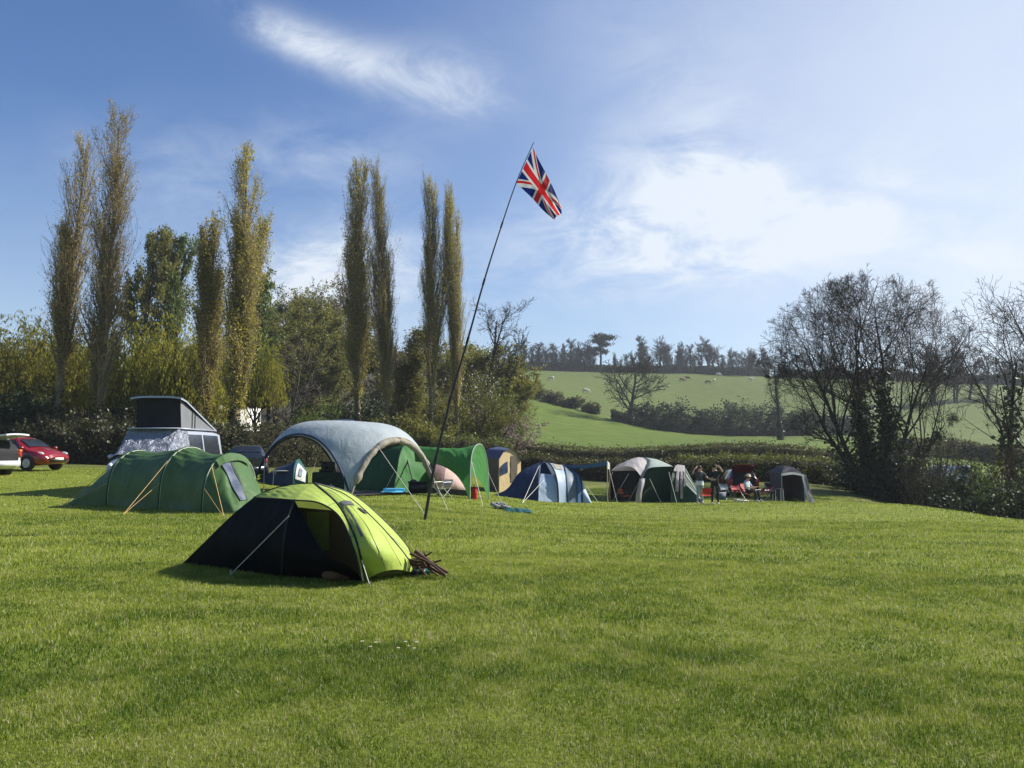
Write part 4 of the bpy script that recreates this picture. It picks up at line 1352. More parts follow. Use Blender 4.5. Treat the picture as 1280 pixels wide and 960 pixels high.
guy(root, o, at(486, 668, 10.0), g(529, 708), rope_pale, .005)
b = M()
p0 = drop(at(418, 722, 9.45))
for i, (dx, dz, rr) in enumerate([(-.02, .07, .07), (.10, .08, .08)]):
    b.ball(p0 + V(dx, .05 * i, dz), (.13, rr * 1.1, rr), 12, 8)
tag(b.make('bedding_roll', surf('orange brown bedding', (.14, .075, .03), rough=.9, bscale=14), origin=p0, loc=p0), 'orange brown bedding heaped just inside the open door of the lime tent', 'bedding')

rng = np.random.default_rng(3)
sticks = [((513, 692), (556, 718), .014), ((519, 689), (560, 716), .018), ((524, 690), (548, 720), .012), ((512, 700), (547, 708), .013), ((516, 706), (552, 700), .012),
          ((528, 702), (558, 721), .016), ((509, 698), (534, 721), .012), ((520, 696), (540, 690), .010), ((514, 712), (546, 714), .012), ((530, 690), (538, 708), .009)]
desc = ['thin stick leaning highest against the lime tent end', 'thick brown stick lying longest across the pile by the lime tent', 'short stick slanting down the middle of the pile by the lime tent',
        'nearly level stick under the thick one beside the lime tent', 'stick crossing the pile upward to the right by the lime tent', 'thick stick at the lower right of the pile by the lime tent',
        'stick at the left foot of the pile touching the lime tent', 'twig poking up from the top of the pile by the lime tent', 'level stick at the bottom of the pile by the lime tent', 'thin upright twig standing in the pile by the lime tent']
for i, ((x0, y0), (x1, y1), r) in enumerate(sticks):
    d0 = 9.72 + .02 * i
    a, b = at(x0, y0, d0), at(x1, y1, d0 - .15)
    for q in (a, b): q[2] = max(q[2], gz(q[0], q[1]) + r)
    mid = (a + b) / 2 + rng.normal(size=3) * .02
    k = M().tube(rs([a, mid, b], 9), np.linspace(r * 1.35, r * .9, 9), 7)
    tag(k.make('stick', stickm, origin=a, loc=a), desc[i], 'stick', 'sticks piled by the lime tent')
p0 = g(538, 716)
cup = M(); cup.tube([p0, p0 + V(0, 0, .09)], [.038, .045], 12); cup.tube(rs([p0 + V(.04, 0, .075), p0 + V(.075, 0, .05), p0 + V(.04, 0, .02)], 8), .006, 5)
tag(cup.make('mug', alu, origin=p0, loc=p0), 'white mug standing in front of the stick pile', 'mug')
p0 = g(533, 719)
bt = M(); bt.tube([p0 + V(-.10, 0, .04), p0 + V(.06, 0, .04), p0 + V(.09, 0, .04), p0 + V(.15, 0, .04)], [.038, .038, .016, .014], 10)
tag(bt.make('bottle', surf('green glass', (.03, .16, .07), rough=.1, spec=.8), origin=p0, loc=p0), 'green bottle lying in front of the stick pile', 'bottle')
p0 = g(519, 719)
for i, (dx, dy) in enumerate([(0, 0), (.10, .05)]):
    q = p0 + V(dx, dy, 0)
    bo = M()
    bo.ball(q + V(0, -.02, .045), (.045, .13, .045), 10, 6); bo.tube([q + V(0, .07, .05), q + V(0, .085, .19)], [.05, .055], 10); bo.box(q + V(0, -.02, .012), (.085, .27, .022))
    tag(bo.make('boot', blackplastic, origin=q, loc=q), ('dark boot touching the tip of the lime tent', 'dark boot against the stick pile')[i], 'boot', 'boots beside the lime tent')

# ---------------------------------------------------------------- green tunnel tent
n1, n2, n3 = g(133, 633), g(198, 637), g(252, 641)
a1, a2, a3 = at(172, 563, n1[1] + .95), at(237, 559, n2[1] + .95), at(289, 567, n3[1] + .92)
h1, h2, h3 = hoop(n1, a1, 73), hoop(n2, a2, 73), hoop(n3, a3, 73)
tipn, tipf = g(84, 632), drop(at(118, 615, 23.4))
ht = arc(tipn, tipf, .10, 73, .6)
nosn, nosf = g(292, 643), drop(at(337, 625, 20.0))
hn = arc(nosn, nosf, .10, 73, .6)
o = drop((a2 + a1) / 2)
root = thing('tunnel_tent', 'long green tunnel tent with three hoops in front of the camper van', 'tent', o)
for i, (x, y, sg, nm) in enumerate([(ht, h1, .03, 'tail_panel'), (h1, h2, .055, 'flysheet'), (h2, h3, .055, 'flysheet'), (h3, hn, .0, 'porch')]):
    P = loft(x, y, 26, sg, .0, i)
    P = ripple(P, .010, 2, 5, i)
    if nm == 'flysheet':                     # taut folds fanning off the hoops over the crown
        rf = np.random.default_rng(40 + i)
        th_ = np.linspace(0, 1, P.shape[1]); u_ = np.linspace(0, 1, P.shape[0])[:, None]
        ff = np.sin(th_ * 2 * pi * 15 + np.cumsum(rf.normal(0, .35, len(th_)))) * (.6 + .4 * np.sin(th_ * 2 * pi * 3 + 1))
        am_ = (np.exp(-u_ / .22) * np.minimum(u_ / .04, 1) + np.exp(-(1 - u_) / .22) * np.minimum((1 - u_) / .04, 1)) * np.exp(-((th_ - .42) / .24) ** 2)
        c_ = P.mean(1, keepdims=True) * V(1, 1, 0) + V(0, 0, .3)
        P = P + unit(P - c_) * (.034 * am_ * ff)[..., None]
    M().grid(P).make(nm, tgreen, root, origin=o)
    if nm == 'porch':
        Pp = P
M().grid(patch(Pp, .12, .86, .34, .44, .03)).make('window', winm, root, origin=o)
M().grid(patch(Pp, .10, .88, .455, .468, .03)).make('zip', blackp, root, origin=o)
M().grid(patch(Pp, .02, .16, .30, .70, .06)).make('hood', tgreen, root, origin=o)
for h in (h1, h2, h3): sleeve(root, o, h, .028, deepgreen)
k = M()
for h in (h1, h2, h3): sleeve(root, o, h * 1 + V(.03, -.01, 0), .010, rope_pale, 'reflective_piping')
for hp, pxs_ in [((150, 588), (78, 634)), ((206, 585), (154, 645)), ((262, 596), (280, 649))]:
    src = {150: h1, 206: h2, 262: h3}[hp[0]]
    guy(root, o, src[18], g(*pxs_), rope_orange, .008)
    guy(root, o, src[6], g(*pxs_), rope_orange, .006)

# ---------------------------------------------------------------- pale grey event shelter
Fc, Lc, Rc = g(438, 622), G(316, 28.0), G(549, 28.6)
Bc = drop(Lc + Rc - Fc)
top = at(431, 527, 28.3)
o = drop(top)
root = thing('event_shelter', 'big pale grey blue dome shelter with open arches and rolled beige doors', 'shelter', o)
cn = [Fc, Lc, Bc, Rc]


def half(c):
    q = arc(c, 2 * drop(top) - c * V(1, 1, 0) + V(0, 0, gz(c[0], c[1]) - 2 * drop(top)[2] + gz(c[0], c[1])) * V(0, 0, 1), top[2] - c[2], 41, .60)[:21]
    return q * V(1, 1, 0) + V(0, 0, 1) * (c[2] + (q[:, 2] - c[2]) * (top[2] - c[2]) / (q[-1, 2] - c[2]))[:, None]


HS, NS = top[2] - drop(top)[2], 2.2


def dome(a, b):
    """Point of the shelter roof over its square plan, a and b from -1 to 1."""
    p = ((1 - a) * (1 - b) * Fc + (1 - a) * (1 + b) * Rc + (1 + a) * (1 - b) * Lc + (1 + a) * (1 + b) * Bc) / 4
    pull = .035 * (1 - ((a * a + b * b) / 2))
    return p + V(0, 0, HS * (1 - ((a * a + b * b) / 2) ** NS))


tt_ = np.sin(np.linspace(-1, 1, 45) * pi / 2)
P = np.array([[dome(a, b) for b in tt_] for a in tt_])
M().grid(ripple(P, .008, 5, 5, 2)).make('roof', paleblue, root, origin=o)
arches = [P[:, 0], P[-1], P[::-1, -1], P[0, ::-1]]      # left, back, far right, near right
arches[0] = P[:, 0]
for i, ar in enumerate(arches): sleeve(root, o, ar, .038, navyf if i != 3 else beige, 'arch_sleeve', n=60)
for s_ in (1, -1):
    dg_ = np.array([dome(a, s_ * a) for a in tt_]) - V(0, 0, .05)
    sleeve(root, o, dg_, .016, dgrey, 'roof_pole', n=60)
# rolled doors along the right arch
ra = rs(arches[3][::-1], 31)
arches[0] = rs(arches[0], 31)
arches[3] = rs(arches[3], 31)
rng = np.random.default_rng(12)
for part_, (i0, i1) in (('rolled_door', (3, 16)), ('rolled_door', (15, 28))):
    q = ra[i0:i1] + V(.0, -.06, -.11)
    rr = .060 + .05 * np.abs(np.sin(np.arange(len(q)) * 1.35)) + rng.uniform(0, .03, len(q))
    M().tube(rs(q, 26), np.interp(np.linspace(0, 1, 26), np.linspace(0, 1, len(q)), rr), 8).make(part_, beige, root, origin=o)
vent = arc(top + V(-.35, 0, .0), top + V(.35, 0, 0), .07, 9, .8)
M().grid(np.stack([vent + V(0, -.32, -.03), vent + V(0, 0, .02), vent + V(0, .3, -.03)])).make('vent_cap', navyf, root, origin=o)
guy(root, o, arches[0][10], g(386, 603), rope_pale, .010)
guy(root, o, arches[0][24], drop(at(330, 600, 26.0)), rope_pale, .008)
guy(root, o, arches[3][20], g(531, 645), rope_pale, .010)
guy(root, o, arches[3][8], g(560, 640), rope_pale, .007)
gsh = M().grid(np.array([[drop(Fc + (Rc - Fc) * u + (Bc - Rc) * v + V(.1, .1, 0)) + V(0, 0, .05) for u in np.linspace(.08, .97, 12)] for v in np.linspace(0.02, .9, 12)]))
tag(gsh.make('groundsheet', dgrey, origin=o, loc=o), 'dark groundsheet laid under the right half of the grey shelter', 'groundsheet')

# ---------------------------------------------------------------- green frame tent behind the shelter and green canopy
Nn, Ln, Rn = G(493, 30.6), G(440, 33), G(549, 32.2)
Bn = drop(Ln + Rn - Nn)
tp = at(507, 556, 32.3)
o = drop(tp)
root = thing('frame_tent', 'dark green pyramid tent seen through the right arch of the grey shelter', 'tent', o)


def limb(c, k=.13): return [c, c + (tp - c) * V(.30, .30, .58), c + (tp - c) * V(.66, .66, .90), tp]


for i, (a, b, mt) in enumerate([(Ln, Nn, deepgreen), (Nn, Rn, emerald), (Rn, Bn, emerald), (Bn, Ln, emerald)]):
    panel(root, o, mt, [a, b], [tp, tp + .001], limb(a), limb(b), 18, name='wall_panel', rip=.012, seed=i)
for c in (Nn, Ln, Rn): sleeve(root, o, limb(c), .03, deepgreen)
sleeve(root, o, [Nn + (tp - Nn) * .9, drop(at(520, 612, 30.0))], .025, blackp, 'door_edge')
guy(root, o, Nn + (tp - Nn) * .75, drop(at(480, 616, 29.9)), rope_pale, .009)

fr, br = drop(at(587, 622, 27.2)), drop(at(611, 622, 29.6))
rt_ = at(599, 555, 28.4)
o = drop(at(560, 600, 29))
root = thing('canopy', 'bright green tarp canopy on an arched end beside the leaning flagpole', 'canopy', o)
lf_, lt_ = at(519, 577, 28.9), at(513, 556, 30.2)
rid = [lt_, at(540, 560, 29.6), at(570, 561, 29.0), rt_]
panel(root, o, emerald, [lf_, at(548, 581, 28.2), at(567, 591, 27.7), at(579, 606, 27.4), fr], rid, [lf_, at(517, 563, 29.5), lt_], [fr, at(588, 585, 27.4), at(591, 563, 27.9), rt_], 26, bulge=(0, -.15, .06), name='front_slope', rip=.022, fu=2, fv=5)
bl_ = at(514, 560, 31.4)
panel(root, o, emerald, rid, [bl_, at(545, 562, 31.2), at(578, 562, 30.6), at(606, 563, 29.1)], [lt_, bl_], [rt_, at(606, 563, 29.1)], 16, name='back_slope', rip=.02)
panel(root, o, emerald, [at(588, 590, 27.35), at(597, 598, 28.0), at(605, 610, 28.9), br], [at(589, 570, 27.6), at(592, 560, 28), rt_, at(606, 563, 29.1), at(610, 588, 29.5)], [at(588, 590, 27.35), at(589, 570, 27.6)], [br, at(610, 588, 29.5)], 20, name='end_wall', rip=.012)
sleeve(root, o, [fr, at(588, 585, 27.4), at(591, 563, 27.9), rt_, at(606, 563, 29.1), at(610, 588, 29.5), br], .022, palegreen, 'arch_pole')
guy(root, o, at(589, 575, 27.5), g(604, 636), rope_pale, .008)
guy(root, o, at(610, 590, 29.5), drop(at(628, 640, 27.0)), rope_pale, .007)

# ---- pink tent under the canopy
pn0, pn1 = G(541, 31.6), G(587, 31.9)
ap0, ap1 = at(549, 576, 32.7), at(581, 604, 32.8)
o = drop(ap0)
root = thing('small_tent', 'faded pink tent half under the green canopy', 'tent', o)
hh0, hh1 = hoop(pn0, ap0, 21), hoop(pn1, ap1, 21)
P = loft(hh0, hh1, 14, -.08, .03, 3)
M().grid(P).make('flysheet', pinkf, root, origin=o)
fan_ = M(); fan_.fan(hh0); fan_.make('front_panel', pinkf, root, origin=o)
M().grid(patch(P, .03, .32, .10, .42, .03)).make('door_mesh', mauve, root, origin=o)
M().grid(np.stack([hh1 * (1 - u) + (drop(at(588, 622, 32.6)) + V(0, 0, .02)) * u for u in (0, .5, 1)])).make('end_panel', pinkf, root, origin=o)
M().grid(np.array([[drop(pn0 + (pn1 - pn0) * u) + V(0, -.05, .0 + z) for u in np.linspace(0, 1, 10)] for z in (-.02, .12, .24)])).make('mud_skirt', dgrey, root, origin=o)

# ---- cream tent with blue roof
c0, c1, c2 = G(606, 41.2), G(623, 38.4), G(651, 39.6)
c3 = drop(c0 + c2 - c1)
o = drop((c0 + c2) / 2)
root = thing('cabin_tent', 'cream frame tent with dull blue roof behind the blue tent', 'tent', o)
def up(p, z): return p + V(0, 0, z)
ev = 1.55
ra_, rb_ = up((c0 + c3) / 2, 2.15), up((c1 + c2) / 2, 2.10)
ra_, rb_ = ra_ * .82 + rb_ * .18, rb_
panel(root, o, brownf, [c0, c1], [up(c0, ev), up(c1, ev)], [c0, up(c0, ev)], [c1, up(c1, ev)], 10, name='side_wall', rip=.02)
gab = [up(c1, ev), up(c1 * .75 + c2 * .25, 1.98), rb_, up(c1 * .25 + c2 * .75, 1.98), up(c2, ev)]
Pc = panel(root, o, cream, [c1, c2], gab, [c1, up(c1, ev)], [c2, up(c2, ev)], 16, name='front_wall', rip=.012)
panel(root, o, cream, [c2, c3], [up(c2, ev), up(c3, ev)], [c2, up(c2, ev)], [c3, up(c3, ev)], 8, name='side_wall')
panel(root, o, cream, [c3, c0], [up(c3, ev), ra_, up(c0, ev)], [c3, up(c3, ev)], [c0, up(c0, ev)], 8, name='back_wall')
fw = (c1 - c0) * .04
panel(root, o, roofblue, [up(c0, ev) - fw, up(c1, ev) + fw], [up(ra_, .02), up(rb_, .02) + fw], [up(c0, ev), up(c0 * .8 + ra_ * .2, 1.95) * V(1, 1, 0) + V(0, 0, c0[2] + 1.95), up(ra_, .02)], [up(c1, ev) + fw, up(c1 * .75 + c2 * .25, 2.0) + fw, up(rb_, .02) + fw], 14, name='roof')
panel(root, o, roofblue, [up(c2, ev) + fw, up(c3, ev)], [up(rb_, .02) + fw, up(ra_, .02)], [up(c2, ev) + fw, up(c1 * .25 + c2 * .75, 2.0) + fw, up(rb_, .02) + fw], [up(c3, ev), up(ra_, .02)], 14, name='roof')
M().grid(patch(Pc, .46, .72, .08, .40, -.03)).make('window', navyf, root, origin=o)
door = patch(Pc, .25, .86, .52, .80, -.03, 12)
M().grid(door).make('door', brownf, root, origin=o)
sleeve(root, o, [c1, up(c1, ev)], .05, brownf, 'corner_trim')

# ---------------------------------------------------------------- blue tunnel tent on the right
t0, f0 = drop(at(616, 627, 36.0)), drop(at(673, 627, 35.0))
atop = at(675, 577, 36.8)
o = drop(atop)
root = thing('blue_tent', 'navy and pale blue tunnel tent with its door half open, right of the green canopy', 'tent', o)
sil = [t0, at(634, 611, 36.2), at(650, 590, 36.5), atop]
panel(root, o, navyf, [t0, f0], [atop, atop + .001], sil, [f0, at(673, 600, 35.5), atop], 20, name='tail_panel', rip=.015)
bk = drop(at(660, 620, 38.6))
panel(root, o, navyf, [t0, bk], [atop, atop + .001], sil, [bk, at(668, 590, 37.8), atop], 14, name='tail_panel')
hA = hoop(drop(at(698, 627, 35.4)), at(682, 577, 36.9), 25, .7)
hB = hoop(drop(at(709, 627, 35.8)), at(703, 581, 37.3), 25, .7)
hC = hoop(drop(at(722, 627, 36.2)), at(717, 586, 37.6), 25, .7)
hD = hoop(drop(at(728, 627, 36.5)), at(724, 594, 37.8), 25, .7)
Pb = loft(hA, hB, 12, .02, .02)
M().grid(Pb).make('flysheet', skyb, root, origin=o)
M().grid(patch(Pb, .20, .80, .30, .43, .03)).make('window', beige, root, origin=o)
M().grid(loft(hB, hC, 12, .05, .03, 2)).make('flysheet', slate, root, origin=o)
M().grid(loft(hC, hD, 8, .03, .03, 4)).make('flysheet', midblue, root, origin=o)
endp = drop(at(739, 627, 36.8))
M().grid(np.stack([hD * (1 - u) + (endp + (hD - hD.mean(0)) * V(.05, .3, .05)) * u for u in np.linspace(0, 1, 8)])).make('end_panel', skyb, root, origin=o)
for h, mt in ((hA, navyf), (hB, navyf), (hC, midblue), (hD, navyf)): sleeve(root, o, h, .035, mt)
hs = hA[:13][::-1]
panel(root, o, skyb, [f0, hA[0]], [at(676, 592, 35.9), at(690, 593, 35.9)], [f0, at(674, 605, 35.4), at(676, 592, 35.9)], [hA[0], at(696, 606, 35.6), at(690, 593, 35.9)], 14, name='door', rip=.02)
panel(root, o, navyf, [at(675, 597, 36.4), at(692, 597, 36.4)], [at(676, 579, 36.8), at(682, 578, 36.85)], [at(675, 597, 36.4), at(676, 579, 36.8)], [at(692, 597, 36.4), at(682, 578, 36.85)], 8, name='door_hood')
guy(root, o, at(674, 582, 36.5), g(653, 630), rope_pale, .010)
guy(root, o, at(680, 600, 35.6), g(653, 630), rope_pale, .010)
guy(root, o, hD[8], drop(at(748, 622, 36.8)), rope_pale, .009)

# ---- blue awning beside it
o = drop(at(735, 600, 37.5))
root = thing('awning', 'flat blue tarp awning on two poles between the blue and grey tents', 'awning', o)
a, b, c, d = at(706, 581, 37.2), at(759, 576, 36.4), at(762, 579, 39.2), at(706, 583, 39.6)
panel(root, o, midblue, [a, at(732, 581, 36.8), b], [d, at(734, 584, 39.4), c], [a, d], [b, c], 14, name='tarp', rip=.02)
panel(root, o, midblue, [a - V(0, 0, .14), at(732, 581, 36.8) - V(0, 0, .16), b - V(0, 0, .22)], [a, at(732, 581, 36.8), b], [a - V(0, 0, .14), a], [b - V(0, 0, .22), b], 10, name='valance', rip=.01)
panel(root, o, whitef, [b - V(0, 0, .35), c - V(0, 0, .3)], [b, c], [b - V(0, 0, .35), b], [c - V(0, 0, .3), c], 6, name='end_flap')
for q in (b, c): M().tube([drop(q) - V(0, 0, .05), q], .022, 8).make('pole', wood, root, origin=o)
guy(root, o, b, drop(at(772, 625, 35.6)), rope_pale, .008)

# ---------------------------------------------------------------- grey family tent
apx = at(803, 572, 41.6)
o = drop(apx)
root = thing('family_tent', 'large grey and dark green family tent with draped grey curtains', 'tent', o)
e0, e1, e2 = at(764, 589, 39.6), at(803, 598, 38.6), at(841, 583, 39.6)
panel(root, o, greyf, [e0, at(778, 583, 39.2), at(792, 585, 38.9), e1], [apx, apx + .001], [e0, at(778, 579, 40.4), at(790, 573.5, 41.2), apx], [e1, at(807, 586, 39.2), at(809, 577, 40.4), apx], 20, name='roof_panel', rip=.02)
panel(root, o, palegreen, [e1, at(810, 586, 38.8), at(824, 583.5, 39.1), e2], [apx, apx + .001], [e1, at(807, 586, 39.2), at(809, 577, 40.4), apx], [e2, at(835, 580, 40.4), at(820, 574, 41.2), apx], 20, name='roof_panel', rip=.015)
gl, gr, gbl, gbr = drop(at(760, 620, 39.9)), drop(at(841, 620, 39.6)), drop(at(768, 610, 43.6)), drop(at(836, 610, 43.6))
panel(root, o, greyf, [gbr, gbl], [apx, apx + .001], [gbr, up(gbr, 1.5), apx], [gbl, up(gbl, 1.5), apx], 14, name='back_wall')
panel(root, o, inkf, [gl, gbl], [e0, up(gbl, 1.5)], [gl, e0], [gbl, up(gbl, 1.5)], 10, name='side_wall')
panel(root, o, greyf, [e0, up(gbl, 1.5)], [apx, apx + .001], [e0, apx], [up(gbl, 1.5), apx], 12, name='roof_panel')
panel(root, o, palegreen, [e2, up(gbr, 1.5)], [apx, apx + .001], [e2, apx], [up(gbr, 1.5), apx], 12, name='roof_panel')
w0 = drop(at(801, 620, 39.2))
panel(root, o, inkf, [drop(gl + V(0, .3, 0)), w0], [e0 + V(0, .25, -.02), at(796, 589, 39.6), e1 + V(0, .4, 0)], [drop(gl + V(0, .3, 0)), e0 + V(0, .25, 0)], [w0, e1 + V(0, .4, 0)], 12, name='front_wall', rip=.02)  # near black sheet, the dim tent interior put into its colour
panel(root, o, bottle, [w0, gr + V(0, .2, 0)], [e1 + V(0, .4, 0), at(812, 585, 39.5), e2 + V(0, .25, 0)], [w0, e1 + V(0, .4, 0)], [gr + V(0, .2, 0), e2 + V(0, .25, 0)], 12, name='front_wall', rip=.02)
lb = drop(at(798, 627, 38.3))
lg = [e1, at(802, 605, 38.5), at(799, 616, 38.35), lb]
panel(root, o, greyf, [lb + V(-.16, 0, 0), lb + V(.20, .05, 0)], [e1 + V(-.20, 0, .1), e1 + V(.22, 0, .1)], [q + V(-.14, 0, 0) for q in lg[::-1]], [q + V(.14, .05, 0) for q in lg[::-1]], 12, bulge=(0, -.2, 0), name='roof_leg', rip=.012)
hx, hy = hoop(drop(at(838, 627, 38.6)), at(847, 582, 40.2), 25, .7), hoop(drop(at(857, 627, 38.8)), at(856, 583, 40.3), 25, .7)
Pq = loft(hx, hy, 10, .0, .04, 6)
M().grid(Pq).make('porch_roof', bottle, root, origin=o)
for (u0, u1, v0, v1, mt) in [(.05, .95, .28, .5, greyf), (.30, .52, .06, .29, greyf), (.62, .78, .02, .29, greyf), (.86, .97, .1, .29, greyf)]:
    M().grid(ripple(patch(Pq, u0, u1, v0, v1, .05, 10), .03, 3, 1)).make('curtain', mt, root, origin=o)
tl = drop(at(877, 627, 39.6))
Pt = np.stack([hy * (1 - u) + (tl + (hy - hy.mean(0)) * V(.1, .5, .06)) * u for u in np.linspace(0, 1, 10)])
M().grid(Pt).make('tail_panel', bottle, root, origin=o)
for v_ in (.12, .24, .36): M().grid(patch(Pt, .02, .95, v_, v_ + .03, .03)).make('reflective_piping', palegreen, root, origin=o)
for pa, pb in [((786, 592), (766, 627)), ((800, 600), (786, 627)), ((812, 598), (826, 629)), ((836, 590), (846, 630)), ((766, 590), (752, 626))]:
    guy(root, o, at(*pa, 38.9), g(*pb), rope_pale, .009)

# ---------------------------------------------------------------- dark awning tent at the right end of the row
q0, q1, q2 = G(975, 42.6), G(1003, 42.4), G(960, 45.2)
q3 = drop(q2 + q1 - q0)
o = drop((q0 + q3) / 2)
root = thing('awning_tent', 'dark boxy awning tent with an open front, last tent of the row', 'tent', o)
eh = 1.42
rp = up((q0 + q1 + q2 + q3) / 4, 1.82)
panel(root, o, mgrey, [q2, q0], [up(q2, eh), up(q0, eh)], [q2, up(q2, eh)], [q0, up(q0, eh)], 10, name='side_wall', rip=.02)
panel(root, o, dgrey, [q3, q2], [up(q3, eh), up(q2, eh)], [q3, up(q3, eh)], [q2, up(q2, eh)], 8, name='back_wall')
panel(root, o, dgrey, [q1, q3], [up(q1, eh), up(q3, eh)], [q1, up(q1, eh)], [q3, up(q3, eh)], 8, name='side_wall')
cs = [q0, q1, q3, q2]
for i in range(4):
    a, b = up(cs[i], eh), up(cs[(i + 1) % 4], eh)
    panel(root, o, dgrey, [a, b], [rp, rp + .001], [a, a * .5 + rp * .5 + V(0, 0, .10), rp], [b, b * .5 + rp * .5 + V(0, 0, .10), rp], 10, name='roof_panel')
panel(root, o, whitef, [up(q0, eh - .13) + V(0, -.05, 0), up((q0 + q1) / 2, eh - .02) + V(0, -.08, 0), up(q1, eh - .10) + V(0, -.05, 0)], [up(q0, eh) + V(0, -.05, 0), up((q0 + q1) / 2, eh + .1) + V(0, -.1, 0), up(q1, eh) + V(0, -.05, 0)],
      [up(q0, eh - .13) + V(0, -.05, 0), up(q0, eh) + V(0, -.05, 0)], [up(q1, eh - .10) + V(0, -.05, 0), up(q1, eh) + V(0, -.05, 0)], 10, name='valance')
fr2 = G(1016, 42.5)
panel(root, o, greyf, [q1 + V(.08, -.1, 0), drop(fr2)], [up(q1, eh), up(q1, eh) + V(.1, 0, 0)], [q1 + V(.08, -.1, 0), up(q1, eh)], [drop(fr2), up(fr2, .5) + V(-.18, 0, 0), up(q1, eh) + V(.1, 0, 0)], 12, name='door_flap', rip=.05, fu=1, fv=3)
panel(root, o, whitef, [q1 + V(-.02, -.12, .5), q1 + V(.16, -.16, .0)], [up(q1, eh - .05) + V(-.15, -.1, 0), up(q1, eh)], [q1 + V(-.02, -.12, .5), up(q1, eh - .05) + V(-.15, -.1, 0)], [q1 + V(.16, -.16, 0), up(q1, eh)], 8, name='door_flap', rip=.02)
for c in (q0, q1): M().tube([c, up(c, eh)], .02, 6).make('pole', steel, root, origin=o)

# ---------------------------------------------------------------- teal tent glimpsed through the shelter
u0_, u1_ = hoop(drop(at(338, 610, 33.4)), at(352, 583, 34.8), 21), hoop(drop(at(366, 612, 32.6)), at(373, 575, 34.0), 21)
u2_ = hoop(drop(at(382, 612, 33.0)), at(384, 590, 34.2), 21)
o = drop(u1_[10])
root = thing('dome_tent', 'teal and navy dome tent seen through the left arch of the grey shelter', 'tent', o)
M().grid(loft(arc(drop(at(322, 610, 34)), drop(at(330, 608, 35.6)), .1, 21), u0_, 8, 0, .02)).make('tail_panel', navyf, root, origin=o)
M().grid(loft(u0_, u1_, 10, .02, .03)).make('flysheet', navyf, root, origin=o)
Pz = loft(u1_, u2_, 10, -.04, .02)
M().grid(Pz).make('porch', teal, root, origin=o)
M().grid(patch(Pz, .15, .9, .05, .34, .04)).make('door', whitef, root, origin=o)
M().grid(patch(Pz, .35, .6, .10, .24, .07)).make('window', slate, root, origin=o)
sleeve(root, o, u1_, .045, teal)


# ---------------------------------------------------------------- flagpole and flag
pp = [(530, 650), (544, 577), (558, 520), (564.5, 493), (586, 420), (604, 355), (623, 294), (645, 229), (667, 178)]
base = g(530, 650)
pd = base[1]
pts = [base - V(0, 0, .1)] + [at(x, y, pd) for x, y in pp[1:]]
q = rs(pts, 60)
root = thing('flagpole', 'tall thin black telescopic flagpole leaning to the right on the grass', 'flagpole', base)
M().tube(q, np.linspace(.034, .008, 60), 8).make('pole', blackplastic, root, origin=base)
k = M()
for i in (9, 18, 27, 36, 45): k.tube(q[i:i + 2], np.interp(i, [0, 60], [.040, .014]), 8)
k.make('joint_collar', blackp, root, origin=base)

fm, t, o_ = newmat('union flag cloth')
uvn = t.nodes.new('ShaderNodeUVMap'); uvn.uv_map = 'UVMap'
sp = t.nodes.new('ShaderNodeSeparateXYZ'); t.links.new(uvn.outputs[0], sp.inputs[0])
X_, Y_ = E(t, sp.outputs[0]) * 60.0 - 30.0, E(t, sp.outputs[1]) * 30.0 - 15.0
s1, s2 = X_ * .4472 - Y_ * .8944, X_ * .4472 + Y_ * .8944
sgn = X_.gt(0.0) * 2.0 - 1.0
white = s1.abs().min(s2.abs()).lt(3.0)
r1 = (s1 * sgn).gt(0.0) * (s1 * sgn).lt(2.0)
r2 = (s2 * sgn).lt(0.0) * (s2 * sgn).gt(-2.0)
cr_w = X_.abs().min(Y_.abs()).lt(5.0)
cr_r = X_.abs().min(Y_.abs()).lt(3.0)
navy, wht, red = (.010, .022, .16), (.72, .70, .70), (.60, .022, .030)
col = mixc(t, white, navy, wht)
col = mixc(t, r1.max(r2), col, red)
col = mixc(t, cr_w, col, wht)
col = mixc(t, cr_r, col, red)
p = t.nodes.new('ShaderNodeBsdfPrincipled'); t.links.new(col, p.inputs['Base Color']); p.inputs['Roughness'].default_value = .7
p.inputs['Specular IOR Level'].default_value = .2
tr = t.nodes.new('ShaderNodeBsdfTranslucent'); t.links.new(col, tr.inputs['Color'])
ms = t.nodes.new('ShaderNodeMixShader'); ms.inputs[0].default_value = .4
t.links.new(p.outputs[0], ms.inputs[1]); t.links.new(tr.outputs[0], ms.inputs[2]); t.links.new(ms.outputs[0], o_.inputs['Surface'])
d0 = pd
bl, tl_ = at(645.5, 229, d0), at(666, 184, d0)
topc = [tl_, at(672, 197, d0 - .05), at(681, 214, d0 - .12), at(692, 236, d0 - .02), at(697, 247, d0 + .10), at(702, 260, d0 + .02)]
botc = [bl, at(655, 238, d0 - .08), at(665.5, 248, d0 - .14), at(678, 262, d0 - .02), at(688, 271, d0 + .10), at(694, 276, d0 + .04)]
flyc = [at(694, 276, d0 + .04), at(696, 270, d0 + .14), at(701, 267, d0 - .02), at(702, 260, d0 + .02)]
nu, nv = 48, 28
P = coons(botc, topc, [bl, tl_], flyc, nu, nv)
uu = np.linspace(0, 1, nu)[None, :]; vv = np.linspace(0, 1, nv)[:, None]
wave = .035 * np.sin(uu * 11 + vv * 2.6) * uu + .05 * np.sin(uu * 5 + vv * 5) * uu * uu + .014 * np.sin(uu * 27 + vv * 9) * uu
P = P + wave[..., None] * V(.25, 1.0, .1)
fo = M().grid(P).make('flag', fm, origin=tl_, loc=tl_)
uvl = fo.data.uv_layers.new(name='UVMap')
li = np.zeros(len(fo.data.loops), np.int32); fo.data.loops.foreach_get('vertex_index', li)
